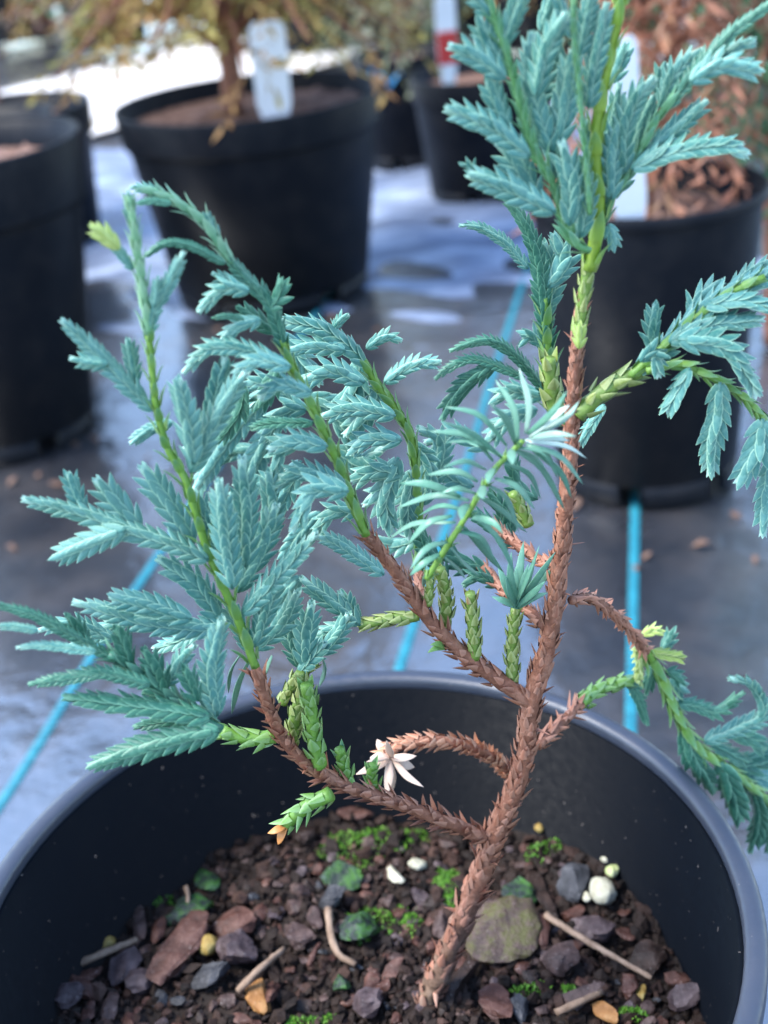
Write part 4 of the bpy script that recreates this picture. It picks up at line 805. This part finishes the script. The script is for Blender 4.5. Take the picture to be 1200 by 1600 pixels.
# ---- branch D behind the middle
dy = .022
shoot([(655, 900), (655, 830), (650, 742), (642, 683), (617, 637), (592, 604), (567, 562)], 17, dy, AXISG, wpx1=14, pitch=2.2, llen=1.5, hook=14); Bl([(575, 572), (545, 540), (500, 512), (436, 502)], 44, dy, GLAUC)
for pts, w, z in (([(570, 598), (517, 579), (472, 602)], 40, -.004), ([(618, 650), (558, 637), (502, 651)], 40, -.006), ([(628, 688), (583, 683), (548, 706)], 38, -.006), ([(572, 545), (600, 527), (627, 532)], 24, 0), ([(520, 515), (532, 500), (545, 492)], 20, 0), ([(540, 548), (495, 540), (455, 546)], 36, -.002), ([(600, 598), (642, 571), (688, 566)], 30, .012), ([(632, 740), (590, 733), (550, 752)], 42, -.004), ([(622, 715), (600, 780), (612, 832)], 46, -.004), ([(645, 735), (635, 790), (640, 840)], 44, .0), ([(560, 560), (555, 600), (530, 640)], 44, .008), ([(590, 600), (575, 640), (540, 680)], 44, .008), ([(640, 690), (665, 720), (670, 770)], 36, .006), ([(660, 790), (690, 700), (655, 668)], 40, .01), ([(650, 760), (610, 760), (570, 790)], 40, .004), ([(760, 700), (715, 680), (665, 692)], 40, .016), ([(655, 840), (620, 850), (585, 840)], 40, .002), ([(740, 760), (700, 740), (690, 700)], 40, .012), ([(480, 620), (520, 640), (560, 700)], 44, .014), ([(440, 520), (470, 560), (500, 600)], 40, .012), ([(520, 700), (560, 720), (600, 700)], 40, .014)):
    Bl(pts, w, dy+z, GLAUC, up=0.5)
# ---- far pale sprays behind the left branch
for pts, w, z in (([(420, 610), (360, 680), (305, 765)], 42, .05), ([(420, 650), (350, 660), (288, 702)], 32, .05), ([(440, 640), (400, 720), (380, 790)], 44, .05), ([(400, 700), (330, 720), (300, 800)], 38, .055), ([(270, 660), (235, 672), (204, 692)], 24, .06), ([(470, 640), (430, 600), (380, 600)], 40, .045), ([(450, 760), (400, 760), (350, 800)], 40, .04), ([(500, 800), (460, 850), (450, 900)], 36, .03), ([(470, 900), (440, 940), (450, 1000)], 36, .03)):
    Bl(pts, w, z, GLAUC)
# shaded sprays behind the juvenile shoot
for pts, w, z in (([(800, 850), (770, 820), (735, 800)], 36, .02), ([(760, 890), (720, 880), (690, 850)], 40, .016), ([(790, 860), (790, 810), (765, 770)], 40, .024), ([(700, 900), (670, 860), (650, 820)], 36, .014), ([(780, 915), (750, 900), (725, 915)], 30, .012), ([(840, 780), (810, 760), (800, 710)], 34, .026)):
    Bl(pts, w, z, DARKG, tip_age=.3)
# ---- upper right branch
dy = .0
Bl([(990, 585), (1035, 545), (1080, 500), (1130, 462), (1200, 428), (1250, 405)], 50, dy, GLAUC, up=0.9, tip_age=.3); shoot([(985, 588), (1030, 548), (1080, 503), (1130, 465), (1195, 432)], 17, dy-.002, AXISG, wpx1=13, pitch=2.4, llen=1.5)
for pts, w, z in (([(1022, 552), (1018, 520), (1024, 477)], 34, 0), ([(1045, 535), (1110, 505), (1192, 498)], 42, -.004), ([(1060, 530), (1130, 540), (1165, 580), (1182, 618)], 46, -.008), ([(1100, 478), (1150, 468), (1210, 482)], 46, -.004), ([(1000, 565), (1022, 552), (1029, 588)], 36, -.006), ([(1078, 575), (1060, 605), (1040, 642)], 40, -.006), ([(1125, 598), (1122, 640), (1112, 690), (1110, 742)], 44, -.006), ([(1192, 655), (1182, 705), (1153, 755)], 48, -.006), ([(1205, 720), (1198, 780), (1192, 836)], 42, -.004), ([(1080, 500), (1090, 470), (1130, 440)], 36, .004), ([(945, 632), (922, 665), (902, 700)], 22, .012), ([(1140, 455), (1170, 430), (1210, 408)], 36, .004)):
    Bl(pts, w, dy+z, GLAUC, up=0.9)
shoot([(1010, 580), (1060, 570), (1100, 585), (1150, 612), (1185, 645), (1212, 690)], 15, dy-.004, AXISG, wpx1=12, pitch=2, llen=1.6)
# ---- lower right hanging branch
dy = .028
shoot([(1006, 1012), (1030, 1050), (1055, 1110), (1085, 1160), (1130, 1195), (1175, 1230), (1225, 1270)], 19, dy, AXISG, wpx1=15, pitch=2.0, llen=1.6, hook=14)
for pts, w, mt, z in (([(1002, 992), (1016, 986), (1030, 987)], 22, YELLO, 0), ([(1018, 1018), (1042, 1022), (1068, 1027)], 26, OLIVE, 0), ([(1034, 1018), (1042, 1005), (1050, 988)], 26, GLAUC, .004), ([(1040, 1050), (1052, 1052), (1064, 1064)], 24, DARKG, 0), ([(1022, 1040), (1015, 1065), (1010, 1085)], 24, DARKG, .004), ([(1048, 1060), (1062, 1075), (1060, 1095)], 26, GLAUC, .006), ([(1058, 1098), (1088, 1102), (1120, 1110), (1162, 1082)], 28, DARKG, 0), ([(1100, 1160), (1155, 1137), (1186, 1122), (1188, 1096), (1172, 1070), (1140, 1060)], 32, GLAUC, 0),
  ([(1140, 1145), (1170, 1150), (1192, 1172)], 42, DARKG, .004), ([(1110, 1160), (1140, 1175), (1166, 1188)], 36, DARKG, .002), ([(1068, 1140), (1083, 1185), (1116, 1234)], 42, DARKG, 0), ([(1128, 1192), (1142, 1236), (1156, 1280)], 50, DARKG, -.002), ([(1176, 1232), (1186, 1276), (1172, 1330)], 34, DARKG, 0), ([(1140, 1190), (1169, 1192), (1206, 1184)], 44, DARKG, .004), ([(1165, 1210), (1190, 1215), (1220, 1222)], 40, GLAUC, .004), ([(1150, 1215), (1172, 1230), (1195, 1260)], 40, DARKG, .006), ([(1200, 1250), (1205, 1290), (1200, 1330)], 40, DARKG, 0), ([(985, 1066), (998, 1090), (1012, 1132)], 22, DARKG, 0)):
    Bl(pts, w, dy+z, mt, up=0.8, tip_age=.5)
SOFT = leaf_mat('mid_green_shoot', (0.075, 0.235, 0.075), (0.120, 0.300, 0.110), (0.34, 0.58, 0.34), (0.12, 0.32, 0.25))
# ---- crown: left plume of the leader
dy = -.006
shoot([(922, 392), (900, 380), (880, 340), (865, 290), (835, 235), (815, 175), (800, 115), (785, 65), (770, 20), (758, -25)], 15, dy, SOFT, wpx1=12, pitch=2.6, llen=2.0, hook=34)
for pts, w, z, sp in (([(868, 332), (800, 296), (733, 272)], 48, -.004, 1), ([(828, 244), (790, 212), (750, 188), (697, 170)], 48, -.004, 1), ([(795, 205), (778, 165), (764, 128)], 42, 0, 1), ([(842, 314), (812, 262), (778, 222)], 50, .002, 1), ([(790, 124), (750, 92), (702, 72)], 46, -.004, 1), ([(784, 108), (760, 65), (749, 30)], 42, 0, 0), ([(862, 240), (834, 165), (828, 100), (832, 52)], 48, .002, 1), ([(866, 280), (866, 195), (890, 120)], 48, .004, 0), ([(838, 150), (850, 85), (884, 22)], 46, -.002, 0), ([(788, 72), (806, 20), (822, -15)], 40, 0, 0), ([(845, 50), (855, 25), (862, 5)], 38, .012, 0), ([(890, 352), (895, 300), (878, 222)], 50, -.002, 0), ([(872, 225), (885, 150), (896, 78)], 48, .002, 0), ([(820, 180), (845, 140), (858, 100)], 40, .006, 0), ([(770, 25), (752, 5), (740, -20)], 36, 0, 0), ([(905, 372), (912, 320), (905, 250)], 44, .002, 0), ([(900, 320), (925, 260), (915, 190)], 40, .01, 0), ([(740, 278), (735, 262), (728, 258)], 22, .004, 0)):
    Bl(pts, w, dy+z, GLAUC, split=bool(sp), tip_age=1)
shoot([(922, 335), (915, 245), (908, 165), (901, 100), (896, 30), (900, -20)], 11, dy-.002, SOFT, wpx1=9, pitch=2.2, llen=2.0)
for pts, w, z in (([(908, 160), (880, 110), (862, 60)], 36, .006), ([(920, 170), (928, 100), (948, 5)], 40, .004), ([(900, 60), (880, 20), (870, -15)], 36, .004), ([(905, 90), (915, 40), (925, -15)], 34, .004), ([(940, 250), (960, 180), (968, 130)], 34, .012), ([(955, 130), (965, 105), (975, 80)], 36, .016), ([(950, 350), (957, 368), (958, 388)], 26, .006), ([(944, 330), (950, 290), (948, 230)], 40, .006)):
    Bl(pts, w, dy+z, GLAUC)
# ---- crown: right plume
dy = .0
shoot([(940, 352), (955, 312), (977, 275), (997, 240), (1012, 213), (1030, 180), (1060, 145)], 16, dy, SOFT, wpx1=14, pitch=2.2, llen=1.6, hook=16); Bl([(1040, 170), (1090, 105), (1115, 78), (1150, 45), (1215, -2)], 30, dy, DARKG, tip_age=.4)
for pts, w, z in (([(956, 312), (955, 255), (966, 195)], 42, -.002), ([(974, 272), (973, 212), (990, 160), (1022, 122)], 44, -.002), ([(985, 252), (1002, 200), (1022, 152)], 42, .004), ([(1032, 168), (1052, 115), (1098, 78)], 36, .002), ([(1078, 128), (1125, 102), (1188, 112)], 42, -.004), ([(1100, 105), (1145, 76), (1180, 66)], 30, .002), ([(986, 264), (1050, 237), (1125, 226), (1167, 243)], 48, -.004), ([(1005, 244), (1055, 202), (1104, 158)], 38, 0), ([(965, 300), (985, 250), (990, 215)], 40, .008), ([(1040, 160), (1030, 130), (1040, 100)], 30, .006)):
    Bl(pts, w, dy+z, GLAUC, up=0.7)
# ---- sprays on the far side of the leader
dy = .04
shoot([(880, 662), (866, 630), (858, 590), (854, 530), (849, 465)], 20, dy, AXISG, wpx1=16, pitch=2, llen=1.6)
for pts, w, z, mt in (([(856, 560), (848, 470), (838, 395), (815, 342), (786, 306)], 34, 0, DARKG), ([(825, 420), (790, 380), (750, 356), (718, 352)], 22, 0, GLAUC), ([(855, 450), (880, 410), (864, 366)], 44, 0, GLAUC), ([(850, 500), (862, 440), (850, 380)], 40, .004, GLAUC), ([(848, 540), (832, 525), (820, 532)], 30, .004, GLAUC),
   ([(862, 625), (815, 565), (775, 536), (740, 535), (703, 548)], 24, -.004, DARKG), ([(820, 590), (750, 562), (710, 570), (680, 592)], 24, -.004, DARKG), ([(775, 568), (730, 600), (702, 635), (692, 655)], 36, -.004, DARKG), ([(850, 620), (800, 610), (770, 630)], 36, .004, GLAUC), ([(840, 640), (800, 650), (760, 690)], 40, .006, GLAUC)):
    Bl(pts, w, dy+z, mt, tip_age=.5)
